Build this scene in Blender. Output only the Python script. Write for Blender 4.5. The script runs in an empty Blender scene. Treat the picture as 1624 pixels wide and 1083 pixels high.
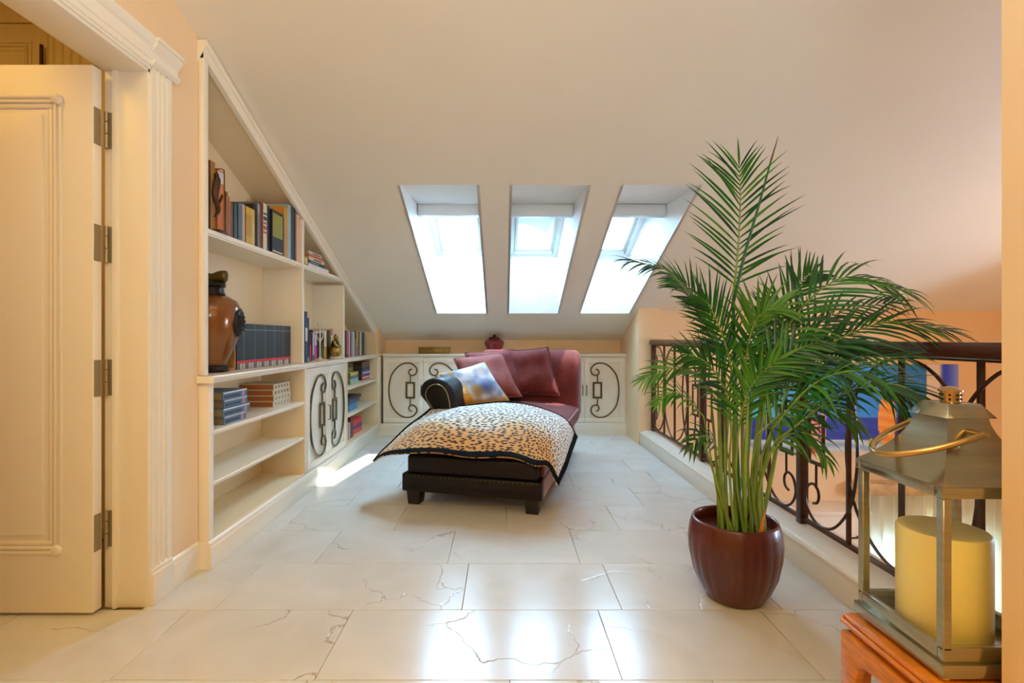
import bpy, bmesh, math, random
from mathutils import Vector, Matrix
R = random.Random(7)
S = bpy.context.scene
COL = S.collection
V = Vector
pi = math.pi

# ------------------------------------------------------------------ camera, sky, sun, lamps, fill lights, exposure
F, CX, CY, H = 800.0, 798.0, 536.0, 1.05          # focal length and principal point in pixels of the 1624x1083 frame, eye height
cam = bpy.data.cameras.new('camera'); co = bpy.data.objects.new('camera', cam); COL.objects.link(co)
co.location = (0, 0, H); co.rotation_euler = (pi/2, 0, 0)
cam.sensor_width = 36; cam.lens = F/1624*36
cam.shift_x = (812-CX)/1624; cam.shift_y = -(541.5-CY)/1624
cam.clip_start = 0.02
S.camera = co

w = bpy.data.worlds.new('sky'); S.world = w; w.use_nodes = True
bg = w.node_tree.nodes['Background']; bg.inputs[0].default_value = (0.39, 0.68, 1.0, 1); bg.inputs[1].default_value = 66.0

def light(name, kind, loc, energy, color, rot=(0, 0, 0), size=1.0, size_y=None):
    l = bpy.data.lights.new(name, kind); o = bpy.data.objects.new(name, l); COL.objects.link(o)
    o.location = loc; o.rotation_euler = rot; l.energy = energy; l.color = color
    if kind == 'AREA':
        l.shape = 'RECTANGLE'; l.size = size; l.size_y = size_y or size
    elif kind == 'POINT': l.shadow_soft_size = size
    elif kind == 'SUN': l.angle = size
    return o
sun_dir = V((-0.80, -0.45, -1.95)).normalized()     # direction the sunlight travels
so = light('sun', 'SUN', (3, 6, 8), 10.0, (1.0, 0.96, 0.9), size=0.012)
so.rotation_euler = sun_dir.to_track_quat('-Z', 'Y').to_euler()
light('hall_ceiling_lamp', 'AREA', (-0.2, -1.3, 3.3), 84, (0.62, 0.42, 0.04), size=1.6)
light('landing_fill', 'AREA', (0.0, 0.9, 2.85), 4, (0.7, 0.93, 1.0), size=1.2, size_y=0.7)  # added cool fill over the landing, not a fitted lamp
light('ceiling_fill', 'AREA', (0.2, -0.6, 1.8), 30, (0.42, 0.74, 1.0), rot=(pi-0.75, 0, 0), size=0.5)  # added behind the viewer to wash the slope with cool light
light('stairwell_fill', 'POINT', (4.2, 2.5, 0.8), 46, (1.0, 0.50, 0.26), size=0.14)  # added warm fill for the right-hand ceiling and wall, out of view
light('bedroom_ceiling_lamp', 'AREA', (-2.6, 1.0, 2.85), 16, (1.0, 0.56, 0.08), size=0.8)
S.view_settings.view_transform = 'Standard'; S.view_settings.look = 'None'
S.view_settings.gamma = 1.0; S.view_settings.use_curve_mapping = False
S.view_settings.exposure = 0.03
S.cycles.max_bounces = 10; S.cycles.diffuse_bounces = 6; S.cycles.glossy_bounces = 4
S.cycles.transmission_bounces = 8; S.cycles.transparent_max_bounces = 12
S.cycles.sample_clamp_indirect = 8.0
S.cycles.use_denoising = True

# ------------------------------------------------------------------ helpers
def P(px, py, d): return V(((px-CX)/F*d, d, H-(py-CY)/F*d))
def DX(px, X): return X*F/(px-CX)                      # depth at which the plane X is seen in column px
def lin(c): return tuple(((x/12.92) if x <= 0.04045 else ((x+0.055)/1.055)**2.4) for x in c)
def hexc(h): return tuple(int(h[i:i+2], 16)/255 for i in (0, 2, 4))

_mc = {}
def mat(name, rgb, rough=0.5, metal=0.0, var=0.0, scale=8.0, bump=0.0, bscale=60.0, coat=0.0, sheen=0.0, spec=0.5, stretch=None, coord='Object'):
    """plain procedural material; rgb is sRGB 0-1 or hex"""
    if name in _mc: return _mc[name]
    if isinstance(rgb, str): rgb = hexc(rgb)
    m = bpy.data.materials.new(name); m.use_nodes = True; nt = m.node_tree; b = nt.nodes['Principled BSDF']
    c = lin(rgb)
    b.inputs['Base Color'].default_value = (*c, 1); b.inputs['Roughness'].default_value = rough
    b.inputs['Metallic'].default_value = metal; b.inputs['Coat Weight'].default_value = coat
    b.inputs['Sheen Weight'].default_value = sheen; b.inputs['Specular IOR Level'].default_value = spec
    if var or bump:
        tc = nt.nodes.new('ShaderNodeTexCoord'); mp = nt.nodes.new('ShaderNodeMapping')
        nt.links.new(tc.outputs[coord], mp.inputs[0])
        if stretch: mp.inputs['Scale'].default_value = stretch
    if var:
        n = nt.nodes.new('ShaderNodeTexNoise'); n.inputs['Scale'].default_value = scale; n.inputs['Detail'].default_value = 5
        nt.links.new(mp.outputs[0], n.inputs['Vector'])
        r = nt.nodes.new('ShaderNodeValToRGB'); nt.links.new(n.outputs['Fac'], r.inputs[0])
        r.color_ramp.elements[0].position = 0.3; r.color_ramp.elements[1].position = 0.7
        r.color_ramp.elements[0].color = (*[x*(1-var) for x in c], 1)
        r.color_ramp.elements[1].color = (*[min(1, x*(1+var)) for x in c], 1)
        nt.links.new(r.outputs[0], b.inputs['Base Color'])
    if bump:
        n2 = nt.nodes.new('ShaderNodeTexNoise'); n2.inputs['Scale'].default_value = bscale; n2.inputs['Detail'].default_value = 4
        nt.links.new(mp.outputs[0], n2.inputs['Vector'])
        bp = nt.nodes.new('ShaderNodeBump'); bp.inputs['Strength'].default_value = bump; bp.inputs['Distance'].default_value = 0.01
        nt.links.new(n2.outputs['Fac'], bp.inputs['Height']); nt.links.new(bp.outputs[0], b.inputs['Normal'])
    _mc[name] = m; return m

def catmull(pts, n=8, closed=False):
    pts = [V(p) for p in pts]; out = []
    m = len(pts); rng = range(m if closed else m-1)
    for i in rng:
        if closed: p0, p1, p2, p3 = pts[(i-1) % m], pts[i], pts[(i+1) % m], pts[(i+2) % m]
        else:
            p1, p2 = pts[i], pts[i+1]
            p0 = pts[i-1] if i else p1*2-p2
            p3 = pts[i+2] if i+2 < m else p2*2-p1
        for k in range(n):
            t = k/n
            out.append(0.5*((2*p1)+(p2-p0)*t+(2*p0-5*p1+4*p2-p3)*t*t+(3*p1-p0-3*p2+p3)*t**3))
    if not closed: out.append(pts[-1])
    return out

class MB:
    def __init__(s): s.v = []; s.f = []; s.uv = None; s.xf = None
    def add(s, vs, fs):
        o = len(s.v); s.v += [V(p) for p in vs]; s.f += [tuple(i+o for i in f) for f in fs]; return s
    def box(s, x0, x1, y0, y1, z0, z1):
        return s.add([(x0,y0,z0),(x1,y0,z0),(x1,y1,z0),(x0,y1,z0),(x0,y0,z1),(x1,y0,z1),(x1,y1,z1),(x0,y1,z1)],
                     [(3,2,1,0),(4,5,6,7),(0,1,5,4),(1,2,6,5),(2,3,7,6),(3,0,4,7)])
    def hexa(s, b, t):   # two quads
        return s.add(list(b)+list(t), [(3,2,1,0),(4,5,6,7),(0,1,5,4),(1,2,6,5),(2,3,7,6),(3,0,4,7)])
    def prism(s, poly, ext):
        poly = [V(p) for p in poly]; e = V(ext); n = len(poly)
        return s.add(poly+[p+e for p in poly], [tuple(range(n-1,-1,-1)), tuple(range(n,2*n))]+[(i,(i+1)%n,n+(i+1)%n,n+i) for i in range(n)])
    def frame(s, o, ua, ub, un, a0, a1, b0, b1, wd, th):  # rectangular picture-frame, depth th along un
        o, ua, ub, un = V(o), V(ua), V(ub), V(un)
        for (p0, p1, q0, q1) in ((a0, a1, b0, b0+wd), (a0, a1, b1-wd, b1), (a0, a0+wd, b0+wd, b1-wd), (a1-wd, a1, b0+wd, b1-wd)):
            q = [o+ua*p0+ub*q0, o+ua*p1+ub*q0, o+ua*p1+ub*q1, o+ua*p0+ub*q1]
            s.hexa(q, [p+un*th for p in q])
        return s
    def tube(s, pts, r, n=8, closed=False, cap=True, flat=None):
        pts = [V(p) for p in pts]; m = len(pts); rr = r if isinstance(r, (list, tuple)) else [r]*m
        o = len(s.v); prev = None
        for i, p in enumerate(pts):
            a = pts[(i-1) % m] if (closed or i) else p; b = pts[(i+1) % m] if (closed or i < m-1) else p
            t = (b-a).normalized() if (b-a).length > 1e-9 else V((0,0,1))
            if prev is None: nx = t.orthogonal().normalized()
            else:
                nx = prev-t*prev.dot(t)
                nx = nx.normalized() if nx.length > 1e-6 else t.orthogonal().normalized()
            prev = nx; ny = t.cross(nx)
            for k in range(n):
                an = 2*pi*k/n; s.v.append(p+(nx*math.cos(an)+ny*math.sin(an))*rr[i])
        for i in range(m if closed else m-1):
            for k in range(n):
                a, b = o+i*n+k, o+i*n+(k+1) % n; c, d = o+((i+1) % m)*n+(k+1) % n, o+((i+1) % m)*n+k
                s.f.append((a, b, c, d))
        if cap and not closed:
            s.f.append(tuple(o+k for k in range(n-1,-1,-1))); s.f.append(tuple(o+(m-1)*n+k for k in range(n)))
        return s
    def lathe(s, prof, c=(0,0,0), n=32, rfun=None):
        c = V(c); o = len(s.v); m = len(prof)
        for (r, z) in prof:
            for k in range(n):
                a = 2*pi*k/n; q = r*(rfun(a, z) if rfun else 1); s.v.append(c+V((q*math.cos(a), q*math.sin(a), z)))
        for i in range(m-1):
            for k in range(n): s.f.append((o+i*n+k, o+i*n+(k+1)%n, o+(i+1)*n+(k+1)%n, o+(i+1)*n+k))
        s.f.append(tuple(o+k for k in range(n-1,-1,-1))); s.f.append(tuple(o+(m-1)*n+k for k in range(n)))
        return s
    def grid(s, fn, nu, nv, uv=False):
        o = len(s.v); uvs = []
        for j in range(nv+1):
            for i in range(nu+1): s.v.append(V(fn(i/nu, j/nv)))
        for j in range(nv):
            for i in range(nu):
                a = o+j*(nu+1)+i; s.f.append((a, a+1, a+nu+2, a+nu+1))
        return s
    def ball(s, c, r, n=12, m=8):
        c = V(c); r = V(r) if not isinstance(r, (int, float)) else V((r, r, r))
        prof = [(max(1e-4, math.sin(pi*i/m)), -math.cos(pi*i/m)) for i in range(m+1)]
        o = len(s.v)
        for (q, z) in prof:
            for k in range(n):
                a = 2*pi*k/n; s.v.append(c+V((q*math.cos(a)*r.x, q*math.sin(a)*r.y, z*r.z)))
        for i in range(m):
            for k in range(n): s.f.append((o+i*n+k, o+i*n+(k+1)%n, o+(i+1)*n+(k+1)%n, o+(i+1)*n+k))
        return s
    def map(s, fn): s.v = [V(fn(p)) for p in s.v]; return s
    def build(s, name, m, parent=None, origin=None, smooth=False, bevel=0.0, seg=2, recalc=True, solid=0.0, auto=None):
        wl = WL.get(parent.name, V((0,0,0))) if parent else V((0,0,0))
        if origin is None: origin = wl.copy() if parent else V((0,0,0))
        origin = V(origin)
        me = bpy.data.meshes.new(name); me.from_pydata([tuple(p-origin) for p in s.v], [], s.f)
        bm = bmesh.new(); bm.from_mesh(me)
        if recalc: bmesh.ops.recalc_face_normals(bm, faces=bm.faces)
        if solid:
            bmesh.ops.solidify(bm, geom=bm.faces[:], thickness=solid)
        if bevel:
            es = [e for e in bm.edges if len(e.link_faces) == 2 and e.calc_face_angle(0) > 0.5]
            bmesh.ops.bevel(bm, geom=es, offset=bevel, segments=seg, affect='EDGES', profile=0.5, clamp_overlap=True)
        if smooth or bevel:
            for f in bm.faces: f.smooth = True
            for e in bm.edges:
                if len(e.link_faces) == 2 and e.calc_face_angle(0) > (auto or 0.7): e.smooth = False
        bm.to_mesh(me); bm.free()
        o = bpy.data.objects.new(name, me); COL.objects.link(o)
        if m: me.materials.append(m)
        o.location = origin-wl
        if parent: o.parent = parent
        WL[o.name] = origin
        return o
WL = {}
def tag(o, label=None, cat=None, group=None, kind=None):
    if label: o['label'] = label
    if cat: o['category'] = cat
    if group: o['group'] = group
    if kind: o['kind'] = kind
    return o
def thing(name, label, cat, loc, group=None):
    o = bpy.data.objects.new(name, None); COL.objects.link(o); o.location = loc; o.empty_display_size = 0.1
    WL[o.name] = V(loc); return tag(o, label, cat, group)
def struct(o, label=None): o['kind'] = 'structure'; return tag(o, label)
def box(*a): return MB().box(*a)

# ------------------------------------------------------------------ materials
M = {}
M['wall'] = mat('peach_plaster', 'eecfa4', 0.75, var=0.02, scale=2, bump=0.03, bscale=200)
M['ceil'] = mat('cream_plaster', 'ebe2d0', 0.62, var=0.015, scale=2, bump=0.02, bscale=200)
M['white'] = mat('ivory_lacquer', 'f2e9d6', 0.32, var=0.01, scale=3)
M['shelf'] = mat('ivory_shelf_lacquer', 'f3ead8', 0.35, var=0.01, scale=3)
M['inner'] = mat('warm_lit_inner_lacquer', 'f0dcb6', 0.42, var=0.01, scale=3)  # warm light inside the shelves put into the colour; outside paint is ivory
M['white2'] = mat('white_window_lacquer', 'eef2f4', 0.35)
M['reveal'] = mat('white_reveal_plaster', 'eef0ee', 0.6)
M['steel_hinge'] = mat('hinge_brass_steel', 'a3977a', 0.4, metal=0.55)
M['bronze'] = mat('dark_bronze', '5d5236', 0.42, metal=0.6, var=0.25, scale=40)
M['iron'] = mat('brown_wrought_iron', '4a2e1c', 0.45, metal=0.45, var=0.25, scale=30)
M['rail'] = mat('mahogany_handrail', '4a2014', 0.25, var=0.3, scale=12, stretch=(8, 1, 8))
M['velvet'] = mat('burgundy_velvet', '6a2a26', 0.75, var=0.28, scale=9, bump=0.25, bscale=35, sheen=0.08, spec=0.2)
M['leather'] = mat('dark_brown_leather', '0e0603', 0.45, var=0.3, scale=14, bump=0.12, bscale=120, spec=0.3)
M['rust'] = mat('rust_lit_tone', '7a3424', 0.6, var=0.25, scale=9, bump=0.15, bscale=60, sheen=0.4, spec=0.3)  # lit reddish sheen of the leather flank put into the colour; also piping
M['foot'] = mat('black_wood', '140b08', 0.4)
M['black_trim'] = mat('black_trim_cloth', '0a0908', 0.9, spec=0.1)
M['steel'] = mat('brushed_steel', 'a8a28a', 0.2, metal=0.92, var=0.12, scale=6, bump=0.03, bscale=40, stretch=(1, 1, 12))
M['brass'] = mat('pale_brass', 'c1a269', 0.25, metal=0.95)
M['candle'] = mat('yellow_wax', 'fde896', 0.5, var=0.03, scale=6)
M['candle'].node_tree.nodes['Principled BSDF'].inputs['Subsurface Weight'].default_value = 0.25
M['candle'].node_tree.nodes['Principled BSDF'].inputs['Subsurface Radius'].default_value = (0.03, 0.02, 0.006)
M['rosewood'] = mat('orange_rosewood', 'cc781c', 0.32, var=0.25, scale=7, stretch=(3, 3, 14), coat=0.2)
M['soil'] = mat('dark_soil', '2a1d12', 0.95, var=0.5, scale=60, bump=1.0, bscale=90)
M['stem'] = mat('palm_green_cane', '7a9436', 0.45, var=0.35, scale=22, stretch=(1, 1, 0.3))
M['cane_brown'] = mat('palm_dry_sheath', 'b8792f', 0.6, var=0.3, scale=20)
M['leaf'] = mat('palm_leaf', '1f6318', 0.36, var=0.4, scale=7)
M['leaf2'] = mat('palm_leaf_light', '46821e', 0.38, var=0.35, scale=7)
M['leaf3'] = mat('palm_leaf_dark', '15492a', 0.34, var=0.35, scale=7)
M['leaf_tip'] = mat('palm_leaf_brown', '6e4a1a', 0.5, var=0.3, scale=9)
M['pot'] = mat('red_brown_lacquer', '541a0a', 0.34, var=0.25, scale=5, coat=0.25)
for _k in ('leaf', 'leaf2', 'leaf3'):
    _b = M[_k].node_tree.nodes['Principled BSDF']; _b.inputs['Transmission Weight'].default_value = 0.0
M['page'] = mat('book_pages', 'd8c39a', 0.8, var=0.1, scale=3, bump=0.3, bscale=300, stretch=(1, 1, 40))

def glass_mat():
    m = bpy.data.materials.new('clear_glass'); m.use_nodes = True; nt = m.node_tree; nt.nodes.clear()
    out = nt.nodes.new('ShaderNodeOutputMaterial'); mx = nt.nodes.new('ShaderNodeMixShader')
    tr = nt.nodes.new('ShaderNodeBsdfTransparent'); gl = nt.nodes.new('ShaderNodeBsdfGlossy'); fr = nt.nodes.new('ShaderNodeLayerWeight')
    tr.inputs[0].default_value = (0.95, 0.97, 0.96, 1); gl.inputs['Roughness'].default_value = 0.02; fr.inputs[0].default_value = 0.12
    nt.links.new(fr.outputs[0], mx.inputs[0]); nt.links.new(tr.outputs[0], mx.inputs[1]); nt.links.new(gl.outputs[0], mx.inputs[2])
    nt.links.new(mx.outputs[0], out.inputs[0]); return m
M['glass'] = glass_mat()

def sheer_mat(name, rgb, t):
    m = bpy.data.materials.new(name); m.use_nodes = True; nt = m.node_tree; nt.nodes.clear()
    out = nt.nodes.new('ShaderNodeOutputMaterial'); mx = nt.nodes.new('ShaderNodeMixShader')
    a = nt.nodes.new('ShaderNodeBsdfDiffuse'); b = nt.nodes.new('ShaderNodeBsdfTranslucent')
    a.inputs[0].default_value = (*lin(hexc(rgb)), 1); b.inputs[0].default_value = (*lin(hexc(rgb)), 1); mx.inputs[0].default_value = t
    nt.links.new(a.outputs[0], mx.inputs[1]); nt.links.new(b.outputs[0], mx.inputs[2]); nt.links.new(mx.outputs[0], out.inputs[0]); return m
M['sheer'] = sheer_mat('sheer_curtain', 'e6dcc6', 0.13)
M['blindcloth'] = sheer_mat('blind_cloth', 'dfe6ea', 0.10)

def marble_mat():
    m = bpy.data.materials.new('cream_marble'); m.use_nodes = True; nt = m.node_tree; b = nt.nodes['Principled BSDF']; L = nt.links.new
    N = nt.nodes.new
    tc = N('ShaderNodeTexCoord'); oi = N('ShaderNodeObjectInfo'); ad = N('ShaderNodeVectorMath'); ad.operation = 'MULTIPLY_ADD'
    cx = N('ShaderNodeCombineXYZ')
    for k in range(3): L(oi.outputs['Random'], cx.inputs[k])
    ad.inputs[1].default_value = (37, 53, 71); L(cx.outputs[0], ad.inputs[0]); L(tc.outputs['Object'], ad.inputs[2])
    n1 = N('ShaderNodeTexNoise'); n1.inputs['Scale'].default_value = 2.4; n1.inputs['Detail'].default_value = 8; n1.inputs['Roughness'].default_value = 0.6; n1.inputs['Distortion'].default_value = 0.8
    L(ad.outputs[0], n1.inputs['Vector'])
    r1 = N('ShaderNodeValToRGB'); L(n1.outputs['Fac'], r1.inputs[0])
    r1.color_ramp.elements[0].position = 0.3; r1.color_ramp.elements[0].color = (*lin(hexc('cfc9be')), 1)
    r1.color_ramp.elements[1].position = 0.68; r1.color_ramp.elements[1].color = (*lin(hexc('dcd8d0')), 1)
    # veins: thin lines along warped voronoi edges, broken up by noise
    nz = N('ShaderNodeTexNoise'); nz.inputs['Scale'].default_value = 3.0; nz.inputs['Detail'].default_value = 6; L(ad.outputs[0], nz.inputs['Vector'])
    wp = N('ShaderNodeVectorMath'); wp.operation = 'MULTIPLY_ADD'; wp.inputs[1].default_value = (0.45, 0.45, 0.45)
    L(nz.outputs['Color'], wp.inputs[0]); L(ad.outputs[0], wp.inputs[2])
    vo = N('ShaderNodeTexVoronoi'); vo.feature = 'DISTANCE_TO_EDGE'; vo.inputs['Scale'].default_value = 1.7; L(wp.outputs[0], vo.inputs['Vector'])
    rv = N('ShaderNodeValToRGB'); rv.color_ramp.elements[0].position = 0.0; rv.color_ramp.elements[0].color = (1, 1, 1, 1)
    rv.color_ramp.elements[1].position = 0.007; rv.color_ramp.elements[1].color = (0, 0, 0, 1); L(vo.outputs['Distance'], rv.inputs[0])
    nb = N('ShaderNodeTexNoise'); nb.inputs['Scale'].default_value = 1.6; L(wp.outputs[0], nb.inputs['Vector'])
    rb = N('ShaderNodeValToRGB'); rb.color_ramp.elements[0].position = 0.50; rb.color_ramp.elements[1].position = 0.62; L(nb.outputs['Fac'], rb.inputs[0])
    mu = N('ShaderNodeMath'); mu.operation = 'MULTIPLY'; L(rv.outputs[0], mu.inputs[0]); L(rb.outputs[0], mu.inputs[1])
    mx = N('ShaderNodeMix'); mx.data_type = 'RGBA'; L(mu.outputs[0], mx.inputs[0]); L(r1.outputs[0], mx.inputs[6])
    mx.inputs[7].default_value = (*lin(hexc('a8977e')), 1)
    L(mx.outputs[2], b.inputs['Base Color'])
    rr = N('ShaderNodeMapRange'); L(n1.outputs['Fac'], rr.inputs[0]); rr.inputs[3].default_value = 0.15; rr.inputs[4].default_value = 0.24
    L(rr.outputs[0], b.inputs['Roughness'])
    bp = N('ShaderNodeBump'); bp.inputs['Strength'].default_value = 0.35; bp.inputs['Distance'].default_value = 0.004; bp.invert = True
    L(mu.outputs[0], bp.inputs['Height']); L(bp.outputs[0], b.inputs['Normal'])
    b.inputs['Specular IOR Level'].default_value = 0.6; b.inputs['Coat Weight'].default_value = 0.15; b.inputs['Coat Roughness'].default_value = 0.12
    return m
M['marble'] = marble_mat()
M['grout'] = mat('floor_joint', 'b8ab97', 0.7)

# ------------------------------------------------------------------ the room shell
def ZC(y): return 3.339-0.402*y                    # sloped ceiling
XL = -1.392                                        # left wall of the landing
FACE = 5.479                                       # front of the low cabinets at the back
BACK = 5.75
# floor slab and marble tiles
fl = MB().box(-4.2, 1.36, -3.2, 5.9, -0.25, -0.012).build('floor', M['grout']); struct(fl, 'polished cream marble tiled floor')
rows = []; y = 1.949-0.4*4
while y < 5.5: rows.append(y); y += 0.4
joint = {4: [-2.36, -1.74, -1.12, -0.16, 0.46, 1.08], 3: [-2.45, -1.83, -1.21, -0.58, 0.366, 0.99], 5: [-0.88, -0.26, 0.36, 0.98]}
tile_cache = {}
def tile(x0, x1, y0, y1):
    g = 0.0008
    w_, d_ = round(x1-x0-2*g, 4), round(y1-y0-2*g, 4)
    if (w_, d_) not in tile_cache:
        t = box(-w_/2, w_/2, -d_/2, d_/2, -0.012, 0).build('tile', M['marble'], None, bevel=0.0012, seg=1)
        COL.objects.unlink(t); tile_cache[(w_, d_)] = t.data; bpy.data.objects.remove(t)
    o = bpy.data.objects.new('tile', tile_cache[(w_, d_)]); COL.objects.link(o); o.parent = fl
    o.location = ((x0+x1)/2, (y0+y1)/2, 0)
for i, y0 in enumerate(rows):
    y1 = y0+0.4; left = -2.7 if y0 < 1.94 else -1.40
    js = joint.get(i) or [(-2.6+0.31*(i % 2)+0.07*((i*3) % 4))+0.62*k for k in range(7)]
    xs = [left]+[x for x in js if left+0.12 < x < 1.22]+[1.355]
    for a, b_ in zip(xs[:-1], xs[1:]): tile(a, b_, y0, y1)
MB().box(-4.2, 1.355, -3.2, rows[0], -0.012, 0).build('hall_paving', M['marble'], fl)
MB().box(-4.2, -2.7, rows[0], 1.949, -0.012, 0).build('bedroom_paving', M['marble'], fl)

# ceiling with three openings
holes = [(-0.665, -0.172), (0.059, 0.547), (0.776, 1.265)]
HY0, HY1 = 3.243, 5.078
xs = [-1.70]+[x for h in holes for x in h]+[5.3]; ys = [-0.4, HY0, HY1, 5.95]
mb = MB()
for i in range(len(xs)-1):
    for j in range(3):
        if j == 1 and i in (1, 3, 5): continue
        a, b_, c, d = xs[i], xs[i+1], ys[j], ys[j+1]
        mb.add([(a,c,ZC(c)),(b_,c,ZC(c)),(b_,d,ZC(d)),(a,d,ZC(d))], [(0,1,2,3)])
mb.add([(-1.70,-3.3,ZC(-0.4)),(5.3,-3.3,ZC(-0.4)),(5.3,-0.4,ZC(-0.4)),(-1.70,-0.4,ZC(-0.4))], [(0,1,2,3)])
# each opening edge gets its own lip so that the slab reads as a slab
bm_ceil = mb.build('ceiling', M['ceil'], recalc=False); struct(bm_ceil, 'sloping cream attic ceiling with three roof windows')

# left wall: door opening between y=1.05 and y=1.981, x from -1.55 to XL
WT = -1.552
DO0, DO1, DH = 1.02, 1.981, 2.103
mb = MB().box(WT, XL, -3.2, DO0, -0.01, 4.0).box(WT, XL, DO0, DO1, DH, 4.0).box(WT, XL, DO1, 2.30, -0.01, 4.0)
struct(mb.build('wall_left', M['wall']), 'peach wall with the doorway on the left')
mb = MB().box(-1.70, -1.655, 2.30, BACK, 0, 1.0).box(-1.70, -1.655, 2.30, 3.15, 1.0, 3.05).prism([(-1.70, 3.15, 1.0), (-1.70, BACK, 1.0), (-1.70, BACK, ZC(BACK)+0.03), (-1.70, 3.15, ZC(3.15)+0.03)], (0.045, 0, 0)).box(-1.66, WT, 2.30, 2.302, 0, 3.05)
struct(mb.build('wall_left_recess', M['wall']), 'wall behind the built-in bookcase')
# end stub of wall between bookcase end and back wall
struct(box(-1.66, -1.335, 5.40, BACK+0.1, 0.0, 1.30).build('wall_left_end', M['wall']), 'peach wall end beside the bookcase')
struct(box(-1.7, 1.6, BACK, BACK+0.15, -0.01, 1.2).build('wall_back', M['wall']), 'low peach knee wall behind the cabinets')
# wall end / pier on the right at the back and the long wall of the stairwell
struct(box(1.335, 1.546, 4.968, BACK+0.1, -2.6, 1.75).build('wall_pier', M['wall']), 'peach wall pier at the far end of the railing')
mb = MB()
WX0, WX1, WZ0, WZ1 = 3.62, 4.9, -2.5, -0.86
mb.box(1.546, WX0, 5.02, 5.2, -2.7, 1.9).box(WX1, 5.3, 5.02, 5.2, -2.7, 1.9).box(WX0, WX1, 5.02, 5.2, WZ1, 1.9).box(WX0, WX1, 5.02, 5.2, -2.7, WZ0)
struct(mb.build('wall_stairwell', M['wall']), 'peach stairwell wall that carries the blue painting')
VY0, VY1, VZ0, VZ1 = 2.0, 2.75, 0.0, 0.8          # unseen window opening added on the right to bring cool light in
mb = MB().box(5.2, 5.3, -1.2, VY0, -2.7, 4).box(5.2, 5.3, VY1, 5.2, -2.7, 4).box(5.2, 5.3, VY0, VY1, -2.7, VZ0).box(5.2, 5.3, VY0, VY1, VZ1, 4)
struct(mb.build('wall_stairwell_right', M['wall']))
wn5 = MB().frame((5.27, 0, 0), (0,1,0), (0,0,1), (-1,0,0), VY0, VY1, VZ0, VZ1, 0.06, 0.05).box(5.22, 5.27, (VY0+VY1)/2-0.02, (VY0+VY1)/2+0.02, VZ0, VZ1).build('window_5', M['white2']); struct(wn5, 'unseen window added in the outer wall for daylight fill')
MB().add([(5.25, VY0+0.05, VZ0+0.05), (5.25, VY1-0.05, VZ0+0.05), (5.25, VY1-0.05, VZ1-0.05), (5.25, VY0+0.05, VZ1-0.05)], [(0,1,2,3)]).build('pane', M['glass'], wn5)
l = bpy.data.lights.new('fill_window_portal', 'AREA'); l.shape = 'RECTANGLE'; l.size = VZ1-VZ0; l.size_y = VY1-VY0; l.cycles.is_portal = True
lo = bpy.data.objects.new('fill_window_portal', l); COL.objects.link(lo); lo.location = (5.29, (VY0+VY1)/2, (VZ0+VZ1)/2); lo.rotation_euler = (0, pi/2, 0)

struct(box(1.05, 5.3, -1.3, -1.2, -2.7, 4).build('wall_stairwell_front', M['wall']))
struct(box(1.36, 5.3, -1.3, 5.2, -2.7, -2.6).build('floor_lower', M['marble']), 'marble floor of the storey below')
struct(box(1.345, 1.36, -3.2, 5.0, -2.6, -0.001).build('wall_under_landing', M['wall']))
# wall end in the right foreground and the wall behind the viewer
struct(box(0.931, 1.08, -3.2, 0.942, -0.01, 4).build('wall_right', M['wall']), 'peach wall end at the right edge of the view')
struct(box(-4.3, 1.1, -3.35, -3.2, -0.01, 4).build('wall_behind', M['wall']))
# bedroom beyond the door
struct(box(-4.3, -4.2, -3.2, 3.2, -0.01, 3.2).build('wall_bedroom_left', M['wall']))
struct(box(-4.3, -1.70, 3.0, 3.15, -0.01, 3.2).build('wall_bedroom_back', M['wall']))
struct(box(-4.3, WT, -3.3, 3.15, 3.0, 3.05).build('ceiling_bedroom', M['ceil']))

# curb along the railing
mb = MB().prism([(1.352,0,0),(1.352,0,0.1),(1.358,0,0.118),(1.37,0,0.132),(1.40,0,0.14),(1.56,0,0.14),(1.56,0,-0.3),(1.36,0,-0.3),(1.36,0,0)], (0, 3.6+0.4, 0))
mb.map(lambda p: p+V((0, 0.968, 0)))
struct(mb.build('trim_1', M['white'], bevel=0.003), 'low white curb under the iron railing')
mb = MB().box(1.346, 1.36, 0.942, FACE, 0, 0.108).box(1.342, 1.36, 0.942, FACE, 0.108, 0.125)
struct(mb.build('baseboard_right', M['white'], bevel=0.003), 'white skirting of the curb')

def base_profile(mb, o, ua, un, L, h=0.125, t=0.014):
    """skirting: profile in (un,z) extruded L along ua"""
    o, ua, un = V(o), V(ua), V(un)
    pr = [(0, 0), (t, 0), (t, h-0.03), (t*0.75, h-0.024), (t*0.8, h-0.012), (t*0.45, h-0.004), (0, h)]
    return mb.prism([o+un*a+V((0, 0, b)) for a, b in pr], ua*L)
struct(base_profile(MB(), (XL, 2.10, 0), (0,1,0), (1,0,0), 0.2).build('baseboard_left', M['white'], bevel=0.001, seg=1), 'white skirting between the door casing and the bookcase')
struct(base_profile(MB(), (-1.328, FACE, 0), (1,0,0), (0,-1,0), 2.674).build('baseboard_back', M['white'], bevel=0.001, seg=1), 'white skirting under the back cabinets')
mb = base_profile(MB(), (-1.3415, 2.285, 0), (0,1,0), (1,0,0), FACE-2.285, t=0.018)
mb.box(-1.392, -1.3415, 2.285, 2.302, 0, 0.123)
struct(mb.build('baseboard_bookcase', M['white'], bevel=0.001, seg=1), 'white skirting along the foot of the bookcase')

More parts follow.
